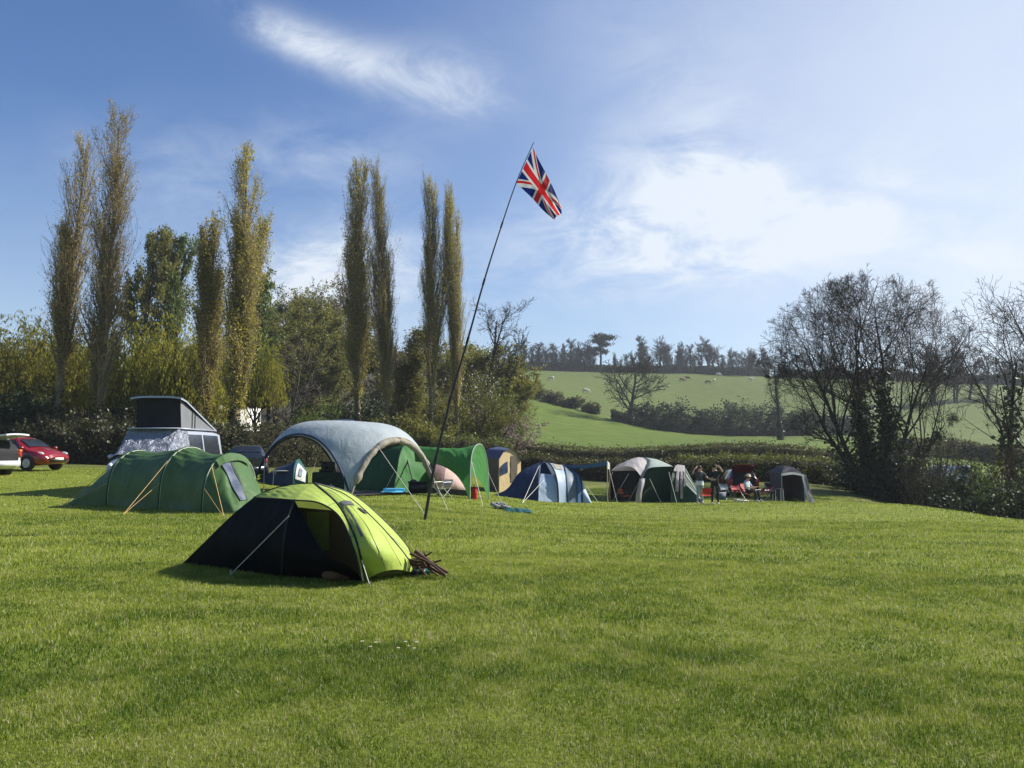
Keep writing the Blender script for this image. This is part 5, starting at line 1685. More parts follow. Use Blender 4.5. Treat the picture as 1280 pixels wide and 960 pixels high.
uvs = np.stack([np.broadcast_to(uu, (nv, nu)).ravel()[li], np.broadcast_to(vv, (nv, nu)).ravel()[li]], 1)
uvl.data.foreach_set('uv', uvs.astype(np.float32).ravel())
tag(fo, 'red white and blue union flag flying from the top of the leaning pole', 'flag')

# ---------------------------------------------------------------- vehicles (local frame: rear at x = 0, front at +x)
redpaint = surf('red car paint', (.22, .008, .012), (.19, .007, .010), .22, 1, spec=.6, coat=.6)
whitepaint = surf('white car paint', (.66, .67, .68), (.62, .63, .64), .25, 1, spec=.6, coat=.5)
silverblue = surf('silver van paint', (.36, .39, .46), (.33, .36, .43), .3, 1, spec=.6, coat=.4)
darkpaint = surf('dark blue car paint', (.018, .024, .036), (.015, .020, .030), .2, 1, spec=.6, coat=.6)

HATCH = [(0, .45, .86, .94, .68, .72, .60), (.10, .30, .93, 1.15, .78, .82, .62), (.50, .24, .94, 1.43, .82, .86, .60), (1.2, .2, .93, 1.49, .84, .87, .60),
         (2.15, .2, .91, 1.47, .84, .87, .60), (2.65, .2, .90, 1.37, .84, .87, .60), (3.36, .2, .88, .95, .84, .86, .70), (3.85, .24, .76, .84, .81, .82, .62),
         (4.12, .30, .62, .70, .70, .72, .50), (4.20, .40, .52, .57, .60, .62, .42)]
VAN = [(0, .42, 1.05, 1.72, .84, .90, .76), (.06, .35, 1.05, 1.90, .91, .945, .80), (.4, .3, 1.05, 1.95, .93, .95, .80), (1.8, .3, 1.05, 1.96, .93, .95, .80), (3.2, .3, 1.05, 1.95, .93, .95, .80),
       (3.5, .3, 1.04, 1.88, .93, .95, .80), (4.22, .3, 1.02, 1.12, .93, .945, .84), (4.62, .3, .86, .98, .90, .91, .76), (4.84, .36, .66, .74, .80, .81, .60), (4.90, .44, .56, .62, .70, .70, .5)]


def interp(st_, x):
    a = np.array(st_)
    return np.array([np.interp(x, a[:, 0], a[:, i]) for i in range(1, 7)])


def vehicle(st_, root, paint, wheels, roof_i, screen, rear, side_splits, r=.31, body_name='body', open_rear=False, taillights=True, plates=True, light_amber=False):
    rows = []
    a = np.array(st_)
    xs = np.unique(np.concatenate([np.linspace(a[i, 0], a[i + 1, 0], 4) for i in range(len(a) - 1)]))
    for x in xs:
        zb, zl, zt, wb, wl, wt = interp(st_, x)
        h = [(0, zb), (wb * .85, zb), (wb, zb + .10), (wl, zb + (zl - zb) * .55), (wl * .985, zl), (wt + (wl * .985 - wt) * .45, zl + (zt - .06 - zl) * .55), (wt, zt - .06), (wt * .82, zt - .01), (wt * .4, zt + .015), (0, zt + .02)]
        rows.append([(x, y, z) for y, z in h] + [(x, -y, z) for y, z in h[-2:0:-1]])
    rows = np.array(rows)
    m = M(); m.grid(rows, wrap=True); m.fan(rows[0]); m.fan(rows[-1])
    b = m.make(body_name, paint, root)

    def side(x, f, s, off=.012):
        zb, zl, zt, wb, wl, wt = interp(st_, x)
        y0, y1 = wl * .985, wt
        return V(x, s * (y0 + (y1 - y0) * f + off), zl + (zt - .06 - zl) * f)
    for s in (1, -1):
        for x0, x1, xt0, xt1 in side_splits:
            w_ = M()
            w_.grid(np.array([[side((x0 + (x1 - x0) * u) * (1 - f) + (xt0 + (xt1 - xt0) * u) * f, .06 + .84 * f, s) for u in np.linspace(0, 1, 8)] for f in np.linspace(0, 1, 5)]))
            w_.make('side_window', glassm, root)
        for wx in wheels:
            wl = interp(st_, wx)[4]
            am = M(); am.tube([(wx, s * (wl - .10), r + .02), (wx, s * (wl + .006), r + .02)], r + .04, 24); am.make('wheel_arch', blackplastic, root)
            wp = M()
            prof = [(.10, r * .62), (.10, r * .94), (.07, r), (-.07, r), (-.10, r * .94), (-.10, r * .62)]
            an = np.linspace(0, 2 * pi, 28, endpoint=False)
            wp.grid(np.array([[(wx + rr * cos(t_), s * (wl - .075) + yy, r + rr * sin(t_)) for t_ in an] for yy, rr in prof]), wrap=True)
            wo = wp.make('wheel', tyrem, root)
            rm = M()
            rm.tube([(wx, s * (wl - .06), r), (wx, s * (wl + .012), r)], r * .66, 20)
            for k_ in range(5):
                t_ = k_ * 2 * pi / 5
                rm.box((wx + cos(t_) * r * .33, s * (wl + .018), r + sin(t_) * r * .33), (r * .5, .02, .05), 0, [[cos(t_), 0, -sin(t_)], [0, 1, 0], [sin(t_), 0, cos(t_)]])
            rm.make('rim', rimm, wo)
    (xa, xb), (ra, rb) = screen, rear or (0, 0)

    def cross(x0, x1, nm, frac):
        w_ = M()
        g_ = []
        for f in np.linspace(.08, .92, 7):
            x = x0 + (x1 - x0) * f
            _, zl, zt, _, wl, wt = interp(st_, x)
            g_.append([(x + (.02 if x0 > x1 else -.02), y * wt * frac, zt + .032 - .05 * max(0, abs(y) - .82) * 3) for y in np.linspace(-1, 1, 9)])
        w_.grid(np.array(g_)); w_.make(nm, glassm, root)
    cross(xa, xb, 'windscreen', .9)
    if rear: cross(ra, rb, 'rear_window', .86)
    L = a[-1, 0]
    z1 = interp(st_, L - .30)
    for s in (1, -1):
        hl = M(); hl.ball((L - .36, s * z1[4] * .86, z1[1] * .97), (.22, .10, .085), 12, 8); hl.make('headlight', lightglass, root)
        mr = M(); xm = xa - .12; zm = interp(st_, xm); mr.ball((xm, s * (zm[4] + .10), zm[1] + .08), (.08, .11, .075), 10, 7); mr.make('mirror', paint, root)
        if taillights:
            zz = interp(st_, .05)
            tlm = M(); tlm.box((.015, s * (zz[4] - .09), zz[1] - .02), (.09, .15, .30)); tl_o = tlm.make('tail_light', taillight, root)
            if light_amber:
                M().box((-.034, s * (zz[4] - .09), zz[1] + .08), (.02, .13, .09)).make('indicator', amber, tl_o)
        dh = M(); dh.box((1.55, s * (interp(st_, 1.55)[4] + .012), interp(st_, 1.55)[1] - .09), (.16, .03, .03)); dh.make('door_handle', paint, root)
    zf = interp(st_, L - .04)
    M().box((L - .02, 0, zf[0] + .08), (.10, zf[3] * 1.5, .13)).make('grille', blackplastic, root)
    M().box((L + .035, 0, zf[0] + .14), (.02, .50, .11)).make('number_plate', platem, root)
    zr = interp(st_, 0)
    M().box((-.02, 0, zr[0] + .04), (.14, zr[3] * 1.9, .20)).make('bumper', paint, root)
    return b


def tailgate(root, paint, hinge=(.48, 1.45), w=1.16, length=1.05, lift=22):
    """Raised rear hatch with its window, and a dark sheet standing in for the shaded boot."""
    c, s = cos(radians(lift)), sin(radians(lift))
    hx, hz = hinge
    b = M()
    n = []
    for f in np.linspace(0, 1, 8):
        cx, cz = hx - length * f * c, hz + length * f * s - .10 * f * f
        n.append([(cx, y * w / 2 * (1 - .08 * f), cz + .03 * (1 - y * y)) for y in np.linspace(-1, 1, 9)])
    n = np.array(n)
    b.grid(n); b.grid(n[:, ::-1] - V(0, 0, .06))
    b.grid(np.stack([n[-1], n[-1] - V(0, 0, .06)])); b.grid(np.stack([n[:, 0], n[:, 0] - V(0, 0, .06)])); b.grid(np.stack([n[:, -1], n[:, -1] - V(0, 0, .06)]))
    to = b.make('tailgate', paint, root)
    M().grid(n[1:5, 1:8] + V(0, 0, .014)).make('rear_window', glassm, to)
    for sy in (1, -1): M().tube([(.34, sy * w * .47, 1.0), (hx - length * .45 * c, sy * w * .46, hz + length * .45 * s - .06)], .012, 6).make('gas_strut', blackp, to)
    bt = M()
    bt.grid(np.array([[(np.interp(.58 + .80 * f, [.58, .94, 1.15, 1.43], [-.03, -.03, .07, .45]), y * (.60 - .03 * f), .58 + .80 * f) for y in np.linspace(-1, 1, 6)] for f in np.linspace(0, 1, 12)]))
    bt.make('boot_shade_panel', boot_shade, root)  # dark sheet over the closed tail, coloured as the boot's shade


def heading(dx, dy): return atan2(dy, dx)


b = G(23, 35.2)
hd = heading(.98, -.185)
root = thing('hatchback_car', 'red hatchback facing right with its tailgate raised at the left edge of the field', 'car', b - V(cos(hd), sin(hd), 0) * 2.1, hd)
root.location.z = gz(root.location.x, root.location.y)
vehicle(HATCH, root, redpaint, (.78, 3.38), 3, (3.34, 2.68), None, [(.62, 1.15, .72, 1.15), (1.22, 2.1, 1.22, 2.1), (2.18, 3.15, 2.18, 2.66)])
tailgate(root, redpaint)

b = G(9, 30.8)
hd = heading(-.97, .22)
root = thing('estate_car', 'white car with its tailgate up and boot open, cut by the left edge', 'car', b, hd)
vehicle(HATCH, root, whitepaint, (.78, 3.38), 3, (3.34, 2.68), None, [(.62, 1.15, .72, 1.15), (1.22, 2.1, 1.22, 2.1), (2.18, 3.15, 2.18, 2.66)], light_amber=True)
tailgate(root, whitepaint, lift=14)

b = G(311, 33.6)
hd = heading(-.35, .94)
root = thing('dark_car', 'dark car with a red tail light behind the right end of the green tunnel tent', 'car', b, hd)
vehicle(HATCH, root, darkpaint, (.78, 3.38), 3, (3.34, 2.68), (.10, .5), [(.62, 1.15, .72, 1.15), (1.22, 2.1, 1.22, 2.1), (2.18, 3.15, 2.18, 2.66)])

b = G(928, 44.0)
hd = heading(.10, .99)
root = thing('hatchback_car', 'red car seen from behind with its tailgate raised beside the dark awning tent', 'car', b, hd)
vehicle(HATCH, root, redpaint, (.78, 3.38), 3, (3.34, 2.68), None, [(.62, 1.15, .72, 1.15), (1.22, 2.1, 1.22, 2.1), (2.18, 3.15, 2.18, 2.66)])
tailgate(root, redpaint, lift=26)

# ---- camper van with raised roof
fx = (168 - 640) / FPX * 24.0
vb = V(fx, 28.9, gz(fx, 26))
root = thing('camper_van', 'silver camper van with a raised dark fabric roof behind the green tunnel tent', 'camper van', vb, -pi / 2)
vehicle(VAN, root, silverblue, (.85, 3.95), 3, (4.20, 3.52), (.0, .08), [(.25, 1.65, .32, 1.65), (1.78, 3.0, 1.78, 3.0), (3.08, 4.0, 3.08, 3.48)], r=.34)
h0, h1_ = V(.25, 0, 2.02), V(3.34, 0, 2.98)
shell = []
for f in np.linspace(-.02, 1.0, 12):
    c = h0 + (h1_ - h0) * f
    wv = .80 - .06 * (1 - f)
    nose = V(.16, 0, -.02) * (1 if f > .99 else 0)
    shell.append([c + nose + V(0, y * wv, .05 * (1 - y ** 4)) for y in np.linspace(-1, 1, 11)])
shell = np.array(shell)
sm = M(); sm.grid(shell); 
und = shell - V(-.01, 0, .055)
sm.grid(np.stack([shell[-1], und[-1]])); sm.grid(np.stack([shell[:, 0], und[:, 0]])); sm.grid(np.stack([shell[:, -1], und[:, -1]])); sm.grid(np.stack([shell[0], und[0]]))
pr = sm.make('pop_top', silverblue, root)
M().grid(und[:, ::-1]).make('roof_lining', dgrey, pr)
fy = .72
fcan = M().grid(coons([(3.22, -fy, 1.97), (3.22, fy, 1.97)], [(3.30, -fy * .97, 2.89), (3.30, fy * .97, 2.89)], [(3.22, -fy, 1.97), (3.30, -fy * .97, 2.89)], [(3.22, fy, 1.97), (3.30, fy * .97, 2.89)], 12, 12))
cf = fcan.make('roof_canvas', fabric('dark roof canvas', (.020, .022, .027), .08, .8, .6), root)
for s in (1, -1):
    M().grid(coons([(.35, s * fy, 1.99), (3.22, s * fy, 1.97)], [(.36, s * fy, 2.0), (3.30, s * fy * .97, 2.89)], [(.35, s * fy, 1.99), (.36, s * fy, 2.0)], [(3.22, s * fy, 1.97), (3.30, s * fy * .97, 2.89)], 14, 8)).make('side_canvas', fabric('grey roof canvas', (.22, .23, .245), .2, .8, .6), root)
    for f in (.62, .70): M().tube([(.35 + 2.9 * f, s * (fy + .012), 2.0), (.35 + 2.9 * f, s * (fy + .012), 1.99 + .9 * f)], .014, 5).make('canvas_zip', blackp, root)
M().box((2.0, 0, 1.985), (3.4, 1.56, .04)).make('roof_gutter', silverblue, root)

foil, t, o_ = newmat('crumpled silver foil')
n_ = noise(t, coord(t), 3.0, 6, .62, 1.6)
p = t.nodes.new('ShaderNodeBsdfPrincipled')
p.inputs['Base Color'].default_value = (.24, .26, .31, 1); p.inputs['Metallic'].default_value = .5; p.inputs['Roughness'].default_value = .42
t.links.new(bump(t, n_, 1.0, .16), p.inputs['Normal']); t.links.new(p.outputs[0], o_.inputs['Surface'])


def on_van(x, y):
    zt, wt, wl, zl = (interp(VAN, x)[i] for i in (2, 5, 4, 1))
    return zt + .05


rows = []
rng = np.random.default_rng(8)
for f in np.linspace(0, 1, 16):
    x = 4.30 + (3.44 - 4.30) * f
    zb, zl, zt, wb, wl, wt = interp(VAN, x)
    row = []
    for s in (-1, 1):
        side_ = []
        for k_ in np.linspace(0, 1, 8):          # back along the side window
            xx = (3.05 + (x - 3.05) * k_) if x > 3.05 else x
            q_ = interp(VAN, xx)
            ff = .06 + .92 * f
            y0, y1 = q_[4] * .985, q_[5]
            zz = 1.02 + (min(q_[2], 1.95) - 1.02) * min(1, ff) if xx > 3.5 else 1.05 + .88 * ff
            side_.append((xx, s * (y0 + (y1 - y0) * ff * .9 + .045), min(zz, q_[2] + .03)))
        row.append(side_)
    front = [(x + .05, y * wt * .98, zt + .055 + .02 * (1 - y * y)) for y in np.linspace(-1, 1, 15)]
    rows.append(row[0] + front + row[1][::-1])
rows = np.array(rows) + rng.normal(size=(16, 31, 3)) * .012
cov_ = M().grid(rows).make('screen_cover', foil)
cov_.location = tuple(vb); cov_.rotation_euler = (0, 0, -pi / 2)
tag(cov_, 'crumpled silver thermal cover over the windscreen of the camper van', 'cover')

b = G(1180, 90)
root = thing('white_van', 'distant white van whose roof shows above the thicket at the right', 'van', b + V(2.4, 0, 0), pi - .1)
vehicle(VAN, root, whitepaint, (.85, 3.95), 3, (4.20, 3.52), (.0, .08), [(.25, 1.65, .32, 1.65), (3.08, 4.0, 3.08, 3.48)], r=.34)
root.location.z = at(1180, 570.5, 90)[2] - 1.97
lane = np.array([[V((px - 640) / FPX * d, d, 0) for px in np.linspace(1090, 1500, 40)] for d in (88.0, 90.0, 92.0, 93.0)])
lane[..., 2] = (height(lane[..., 0].ravel(), lane[..., 1].ravel()) + .03).reshape(lane.shape[:2])
ln = M().grid(lane).make('lane', surf('worn lane asphalt', (.075, .073, .070), rough=.9))
ln['kind'] = 'structure'
root.location.z = max(gz(root.location.x, 90), min(root.location.z, gz(root.location.x, 90) + .05))

# ---------------------------------------------------------------- white house behind the willows
hx0, hx1, hd_ = (150 - 640) / FPX * 72, (306 - 640) / FPX * 72, 72.0
hb = V((hx0 + hx1) / 2, hd_, gz(hx1, hd_) - .2)
root = thing('white_house', 'white rendered house glimpsed between the hanging willow and the dense poplar', 'house', hb)
render_ = surf('white render', (.74, .72, .67), (.66, .64, .58), .9, 2, bscale=30, bstr=.2)
slatem = surf('slate roof', (.075, .075, .082), (.045, .046, .052), .7, 5, bscale=22, bstr=.5)
Lh, Dh, Eh, Rh = hx1 - hx0, 4.6, 4.2, 5.3
w_ = M()
w_.box((0, Dh / 2, Eh / 2), (Lh, Dh, Eh))
for s in (1, -1):
    w_.add([(s * Lh / 2, 0, Eh), (s * Lh / 2, Dh, Eh), (s * Lh / 2, Dh / 2, Rh)], t=[[0, 1, 2]])
w_.make('wall', render_, root, smooth=False)
r_m = M()
for y0, y1 in ((-.3, Dh / 2), (Dh + .3, Dh / 2)):
    z0 = Eh - .16
    a = np.array([[(-Lh / 2 - .25, y0, z0), (Lh / 2 + .1, y0, z0)], [(-Lh / 2 - .25, y1, Rh + .06), (Lh / 2 + .1, y1, Rh + .06)]])
    r_m.grid(a); r_m.grid(a + V(0, 0, .12))
    for i in (0, 1): r_m.grid(np.array([[a[0, i], a[1, i]], [a[0, i] + V(0, 0, .12), a[1, i] + V(0, 0, .12)]]))
    r_m.grid(np.array([[a[0, 0], a[0, 1]], [a[0, 0] + V(0, 0, .12), a[0, 1] + V(0, 0, .12)]]))
ro = r_m.make('roof', slatem, root, smooth=False)
M().box((-Lh / 4, Dh / 2, Rh + .5), (.8, .6, 1.4)).make('chimney', surf('brick', (.30, .14, .09), rough=.9), ro, smooth=False)
for xw in (-.38, -.16, .10, .36):
    for zw in (1.3, 3.0):
        wo = M().box((xw * Lh, -.02, zw), (1.0, .08, 1.0)).make('window', glassm, root, smooth=False)
        f_ = M()
        for dx_ in (-.5, 0, .5): f_.box((xw * Lh + dx_, -.075, zw), (.06, .04, 1.06))
        for dz_ in (-.5, .5): f_.box((xw * Lh, -.077, zw + dz_), (1.06, .045, .06))
        f_.make('frame', alu, wo, smooth=False)
wo = M().box((Lh / 2 + .01, 4.0, 3.1), (.06, .8, .9)).make('window', glassm, root, smooth=False)
M().box((Lh / 2 + .05, 4.0, 3.1), (.03, .05, .9)).make('frame', alu, wo, smooth=False)

# ---------------------------------------------------------------- camp furniture and odds and ends
def folding_chair(name, label, loc, rz, cloth, frame, w=.5, h=.82, seat=.42, back_tilt=.14, group=None, cat='chair'):
    r = thing(name, label, cat, loc, rz, group)
    fr_ = M()
    for s in (-1, 1):
        fr_.tube([(s * w / 2, -.22, 0), (s * w / 2, .20, seat + .02)], .012, 6)
        fr_.tube([(s * w / 2, .24, 0), (s * w / 2, -.20, seat + .02)], .012, 6)
        fr_.tube([(s * w / 2, .18, seat), (s * w / 2, .18 + back_tilt, h)], .012, 6)
        fr_.tube([(s * w / 2, -.22, seat + .20), (s * w / 2, .22, seat + .20)], .014, 6)
        fr_.tube([(s * w / 2, -.20, seat), (s * w / 2, -.20, seat + .20)], .010, 6)
    fr_.tube([(-w / 2, -.22, .03), (w / 2, -.22, .03)], .010, 6); fr_.tube([(-w / 2, .24, .03), (w / 2, .24, .03)], .010, 6)
    fr_.make('frame', frame, r)
    M().grid(coons([(-w / 2, -.22, seat + .02), (w / 2, -.22, seat + .02)], [(-w / 2, .19, seat), (w / 2, .19, seat)], [(-w / 2, -.22, seat + .02), (-w / 2, .19, seat)], [(w / 2, -.22, seat + .02), (w / 2, .19, seat)], 8, 8, (0, 0, -.05))).make('seat', cloth, r)
    M().grid(coons([(-w / 2, .19, seat + .08), (w / 2, .19, seat + .08)], [(-w / 2, .18 + back_tilt, h), (w / 2, .18 + back_tilt, h)], [(-w / 2, .19, seat + .08), (-w / 2, .18 + back_tilt, h)], [(w / 2, .19, seat + .08), (w / 2, .18 + back_tilt, h)], 8, 8, (0, .05, 0))).make('backrest', cloth, r)
    return r


def table(name, label, loc, rz, topm, legm, w, d, h, cat='table'):
    r = thing(name, label, cat, loc, rz)
    M().box((0, 0, h), (w, d, .03)).make('tabletop', topm, r, smooth=False)
    for sx in (-1, 1):
        for sy in (-1, 1):
            M().tube([(sx * (w / 2 - .03), sy * (d / 2 - .03), -.02), (sx * (w / 2 - .05), sy * (d / 2 - .05), h)], .013, 6).make('leg', legm, r)
    return r


folding_chair('kids_chair', 'small orange red folding chair in front of the grey tent', g(782, 628), .9, orangef, blackp, .42, .62, .30)
folding_chair('folding_chair', 'red folding chair with pale wooden frame between the two standing people', g(884, 631), pi, redf, wood, .52, .74, .40, .10)
folding_chair('folding_chair', 'dark blue folding chair right of the standing people', G(907, 42.0), .5, slate, steel, .5, .80)
folding_chair('folding_chair', 'bright red folding chair behind the white board', G(921, 42.0), .4, redf, steel, .52, .72)
folding_chair('lounge_chair', 'red reclining camp chair right of the sitting person', G(951, 41.8), -.9, redf, steel, .52, .66, .34, .30)
folding_chair('folding_chair', 'dark high backed folding chair before the awning tent', G(962, 41.8), .2, inkf, blackp, .46, .92)
folding_chair('folding_chair', 'little grey folding chair at the right foot of the grey shelter', G(554, 26.8), -.6, greyf, steel, .38, .58, .30)
table('small_table', 'small white legged table before the awning tent', G(970, 41.6), .1, dgrey, alu, .5, .4, .62)
table('folding_table', 'white framed folding table in front of the teal tent', G(356, 33.2), .1, alu, alu, .8, .5, .60)
kt = G(414, 29.4)
r = thing('kitchen_table', 'dark green draped camp table under the pale grey shelter', 'table', kt)
M().box((0, 0, .70), (1.15, .55, .03)).make('tabletop', bottle, r, smooth=False)
dr = M()
for (x0, y0, x1, y1) in ((-.585, -.285, .585, -.285), (.585, -.285, .585, .285), (-.585, .285, .585, .285), (-.585, -.285, -.585, .285)):
    dr.grid(ripple(coons([(x0, y0, .03), (x1, y1, .03)], [(x0, y0, .70), (x1, y1, .70)], [(x0, y0, .03), (x0, y0, .70)], [(x1, y1, .03), (x1, y1, .70)], 14, 8), .02, 3, 1))
dr.make('drape', bottle, r)
sv = M(); sv.box((0, 0, .055), (.50, .32, .10)); sv.box((0, .17, .22), (.50, .02, .30)); sv.tube([(-.11, 0, .10), (-.11, 0, .15)], .07, 10); sv.tube([(.11, 0, .10), (.11, 0, .18)], .08, 12)
tag(sv.make('camp_stove', blackplastic, smooth=False, loc=kt + V(-.12, 0, .717)), 'black camp stove on the draped table under the shelter', 'stove')
jar = M(); jar.tube([(0, 0, 0), (0, 0, .20), (0, 0, .23)], [.07, .07, .04], 12)
jo = jar.make('jar', surf('pinkish plastic', (.62, .36, .30), rough=.4), loc=kt + V(.32, -.05, .717)); tag(jo, 'pinkish tub on the right of the draped table under the shelter', 'tub')
M().tube([(0, 0, .23), (0, 0, .26)], .06, 12).make('lid', alu, jo)
wb = M(); wb.box((0, 0, .12), (.22, .16, .24)); wb.tube([(0, 0, .24), (0, 0, .29)], .03, 8)
tag(wb.make('water_carrier', whitef, smooth=False, loc=kt + V(.12, -.36, .0)), 'white water carrier in front of the draped table', 'water carrier')

bx = G(523, 28.2) + V(0, 0, .06)
r = thing('storage_crate', 'black plastic crate on the groundsheet at the right of the shelter', 'crate', bx, .15)
cr_ = M(); 
for (c, s_) in (((0, 0, .02), (.62, .42, .03)), ((0, -.205, .2), (.62, .02, .36)), ((0, .205, .2), (.62, .02, .36)), ((-.305, 0, .2), (.02, .39, .36)), ((.305, 0, .2), (.02, .39, .36))): cr_.box(c, s_)
cr_.make('body', blackplastic, r, smooth=False)
rm = M(); rm.tube(rs([(-.33, -.23, .38), (.33, -.23, .38)], 4), .022, 6); rm.tube(rs([(-.33, .23, .38), (.33, .23, .38)], 4), .022, 6); rm.tube([(-.33, -.23, .38), (-.33, .23, .38)], .022, 6); rm.tube([(.33, -.23, .38), (.33, .23, .38)], .022, 6)
rm.make('rim', blackp, r)
for i, (dx, h_) in enumerate(((-.15, .46), (.12, .40))):
    k = M(); k.ball((dx, 0, h_ - .14), (.16, .14, .16), 10, 7); k.make('contents', dgrey, r)
mt = G(492, 27.2) + V(0, 0, .06)
k = M(); k.grid(ripple(np.array([[(x, y, .05 + .03 * math.sin(x * 9) * math.cos(y * 6)) for y in np.linspace(-.3, .3, 10)] for x in np.linspace(-.36, .36, 20)]), .02, 3, 2)); k.tube([(-.36, .3, .08), (.36, .3, .08)], .08, 10)
tag(k.make('sleeping_mat', surf('cyan foam mat', (.10, .45, .68), rough=.6), loc=mt), 'cyan blue sleeping mat lying on the groundsheet under the shelter', 'mat')
rc = G(593, 28.6)
r = thing('gas_bottle', 'red gas bottle standing under the end of the green canopy', 'gas bottle', rc)
k = M(); k.tube([(0, 0, 0), (0, 0, .03), (0, 0, .36), (0, 0, .42), (0, 0, .45)], [.10, .115, .115, .09, .04], 14); k.make('body', redf, r)
k = M(); k.tube([(0, 0, .44), (0, 0, .52)], .02, 8); k.box((0, 0, .52), (.10, .02, .02)); k.make('valve', steel, r)
dp = g(645, 640)
k = M(); k.grid(ripple(np.array([[(x, y, .10 * max(0, 1 - (abs(x) / .5) ** 3) * max(0, 1 - (abs(y) / .32) ** 3) + .01 * math.sin(x * 21)) for y in np.linspace(-.32, .32, 12)] for x in np.linspace(-.5, .5, 22)]), .025, 4, 2))
tag(k.make('tarp_bundle', teal, loc=dp), 'folded dark teal tarp lying on the grass before the blue tent', 'tarp')
dp2 = g(628, 637)
k = M()
rg = np.random.default_rng(2)
for i in range(9):
    a = rg.uniform(0, 6.28)
    k.tube(rs([(rg.normal() * .12, rg.normal() * .1, .05), (rg.normal() * .14, rg.normal() * .1, .12 + rg.random() * .1), (rg.normal() * .16, rg.normal() * .12, .05)], 10), .045, 7)
tag(k.make('rope_heap', surf('dark and pale rope', (.035, .035, .04), (.42, .42, .42), .9, 9), loc=dp2), 'dark and white tangled rope heap beside the folded teal tarp', 'rope')
wbd = g(927, 627)
k = M(); k.box((0, 0, .03), (.72, .34, .05)); k.box((0, 0, .058), (.66, .28, .012))
tag(k.make('board', alu, smooth=False, loc=wbd), 'white board lying on the grass before the red car', 'board')
cbx = G(899, 41.8)
r = thing('cool_box', 'dark cool box with pale lid beside the blue folding chair', 'cool box', cbx)
M().box((0, 0, .16), (.46, .30, .32)).make('body', slate, r, smooth=False)
M().box((0, 0, .345), (.48, .32, .05)).make('lid', alu, r, smooth=False)

# ---- daisies in the grass
pet = surf('daisy petal', (.78, .78, .74), rough=.8); eye = surf('daisy eye', (.62, .46, .05), rough=.8)
rng = np.random.default_rng(31)
dz_ = [(453, 812), (470, 813), (498, 820), (507, 812), (511, 815), (521, 813), (518, 819), (463, 818), (1005, 668), (735, 659)]
first = None
for i, (px, py) in enumerate(dz_):
    p0 = g(px, py)
    lab = 'white daisy in the loose cluster on the grass below the front tent' if i < 8 else ('single white daisy far off on the grass below the red chairs', 'single white daisy on the grass below the blue awning')[i - 8]
    if first is None:
        first = thing('daisy', lab, 'flower', p0, 0, 'daisies in the grass')
        pm = M()
        for k_ in range(11):
            a = k_ * 2 * pi / 11
            pm.add([(cos(a) * .003, sin(a) * .003, .055), (cos(a - .2) * .012, sin(a - .2) * .012, .058), (cos(a) * .016, sin(a) * .016, .056), (cos(a + .2) * .012, sin(a + .2) * .012, .058)], [[0, 1, 2, 3]])
        pm.make('petals', pet, first, smooth=False)
        M().ball((0, 0, .057), (.004, .004, .003), 8, 5).make('eye', eye, first)
        M().tube([(0, 0, 0), (.004, 0, .03), (0, 0, .055)], .0015, 4).make('stem', green_leaf, first)
    else:
        s = rng.uniform(.7, 1.05)
        dup(first, p0, rng.uniform(0, 6), (s, s, s), lab, 'daisies in the grass')

# ---------------------------------------------------------------- people and cattle: one skinned body each
skinm = surf('skin', (.52, .32, .24), (.48, .29, .22), .6)
hairb = surf('brown hair', (.055, .030, .018), rough=.7)
hairk = surf('dark hair', (.022, .016, .012), rough=.7)
jean = surf('pale blue trousers', (.28, .36, .46), rough=.85)
blk = surf('black clothing', (.014, .015, .019), rough=.85)
gtop = surf('dark grey top', (.055, .060, .068), rough=.85)
wtop = surf('white clothing', (.74, .73, .70), rough=.85)
ltop = surf('pale blue shirt', (.50, .60, .64), rough=.85)
ptop = surf('pink cloth', (.58, .16, .16), rough=.85)
strawm = surf('straw hat', (.62, .52, .36), rough=.9)
shoe = surf('pale shoe', (.55, .54, .50), rough=.7)


def skinned(name, joints, edges, radii, root_i, mats, mat_of, parent, level=2, extra=None):
    """Grow one continuous body over a skeleton; mat_of gives each face its clothing or skin."""
    me = bpy.data.meshes.new(name)
    me.from_pydata([tuple(j) for j in joints], edges, [])
    ob = bpy.data.objects.new(name, me)
    COL.objects.link(ob)
    sk = ob.modifiers.new('skin', 'SKIN')
    sk.use_smooth_shade = True
    for i, r in enumerate(radii):
        v = me.skin_vertices[0].data[i]
        v.radius = (r, r) if np.isscalar(r) else r
        v.use_root = (i == root_i)
    sb = ob.modifiers.new('round', 'SUBSURF'); sb.levels = level; sb.render_levels = level
    dg = bpy.context.evaluated_depsgraph_get()
    nm = bpy.data.meshes.new_from_object(ob.evaluated_get(dg))
    bpy.data.objects.remove(ob)
    nm.name = name
    nm.materials.clear()
    for m_ in mats: nm.materials.append(m_)
    J = np.array(joints, float)
    ea = np.array(edges)
    c = np.zeros(len(nm.polygons) * 3); nm.polygons.foreach_get('center', c); c = c.reshape(-1, 3)
    A, Bv = J[ea[:, 0]], J[ea[:, 1]] - J[ea[:, 0]]
    tt = np.clip(((c[:, None] - A) * Bv).sum(-1) / ((Bv * Bv).sum(-1) + 1e-9), 0, 1)
    dd = np.linalg.norm(c[:, None] - A - Bv * tt[..., None], axis=-1)
    e = dd.argmin(1)
    idx = [mat_of(int(k), float(tt[i, k]), c[i]) for i, k in enumerate(e)]
    nm.polygons.foreach_set('material_index', np.array(idx, np.int32))
    nm.polygons.foreach_set('use_smooth', np.ones(len(nm.polygons), bool))
    o = bpy.data.objects.new(name, nm)
    COL.objects.link(o); o.parent = parent
    return o


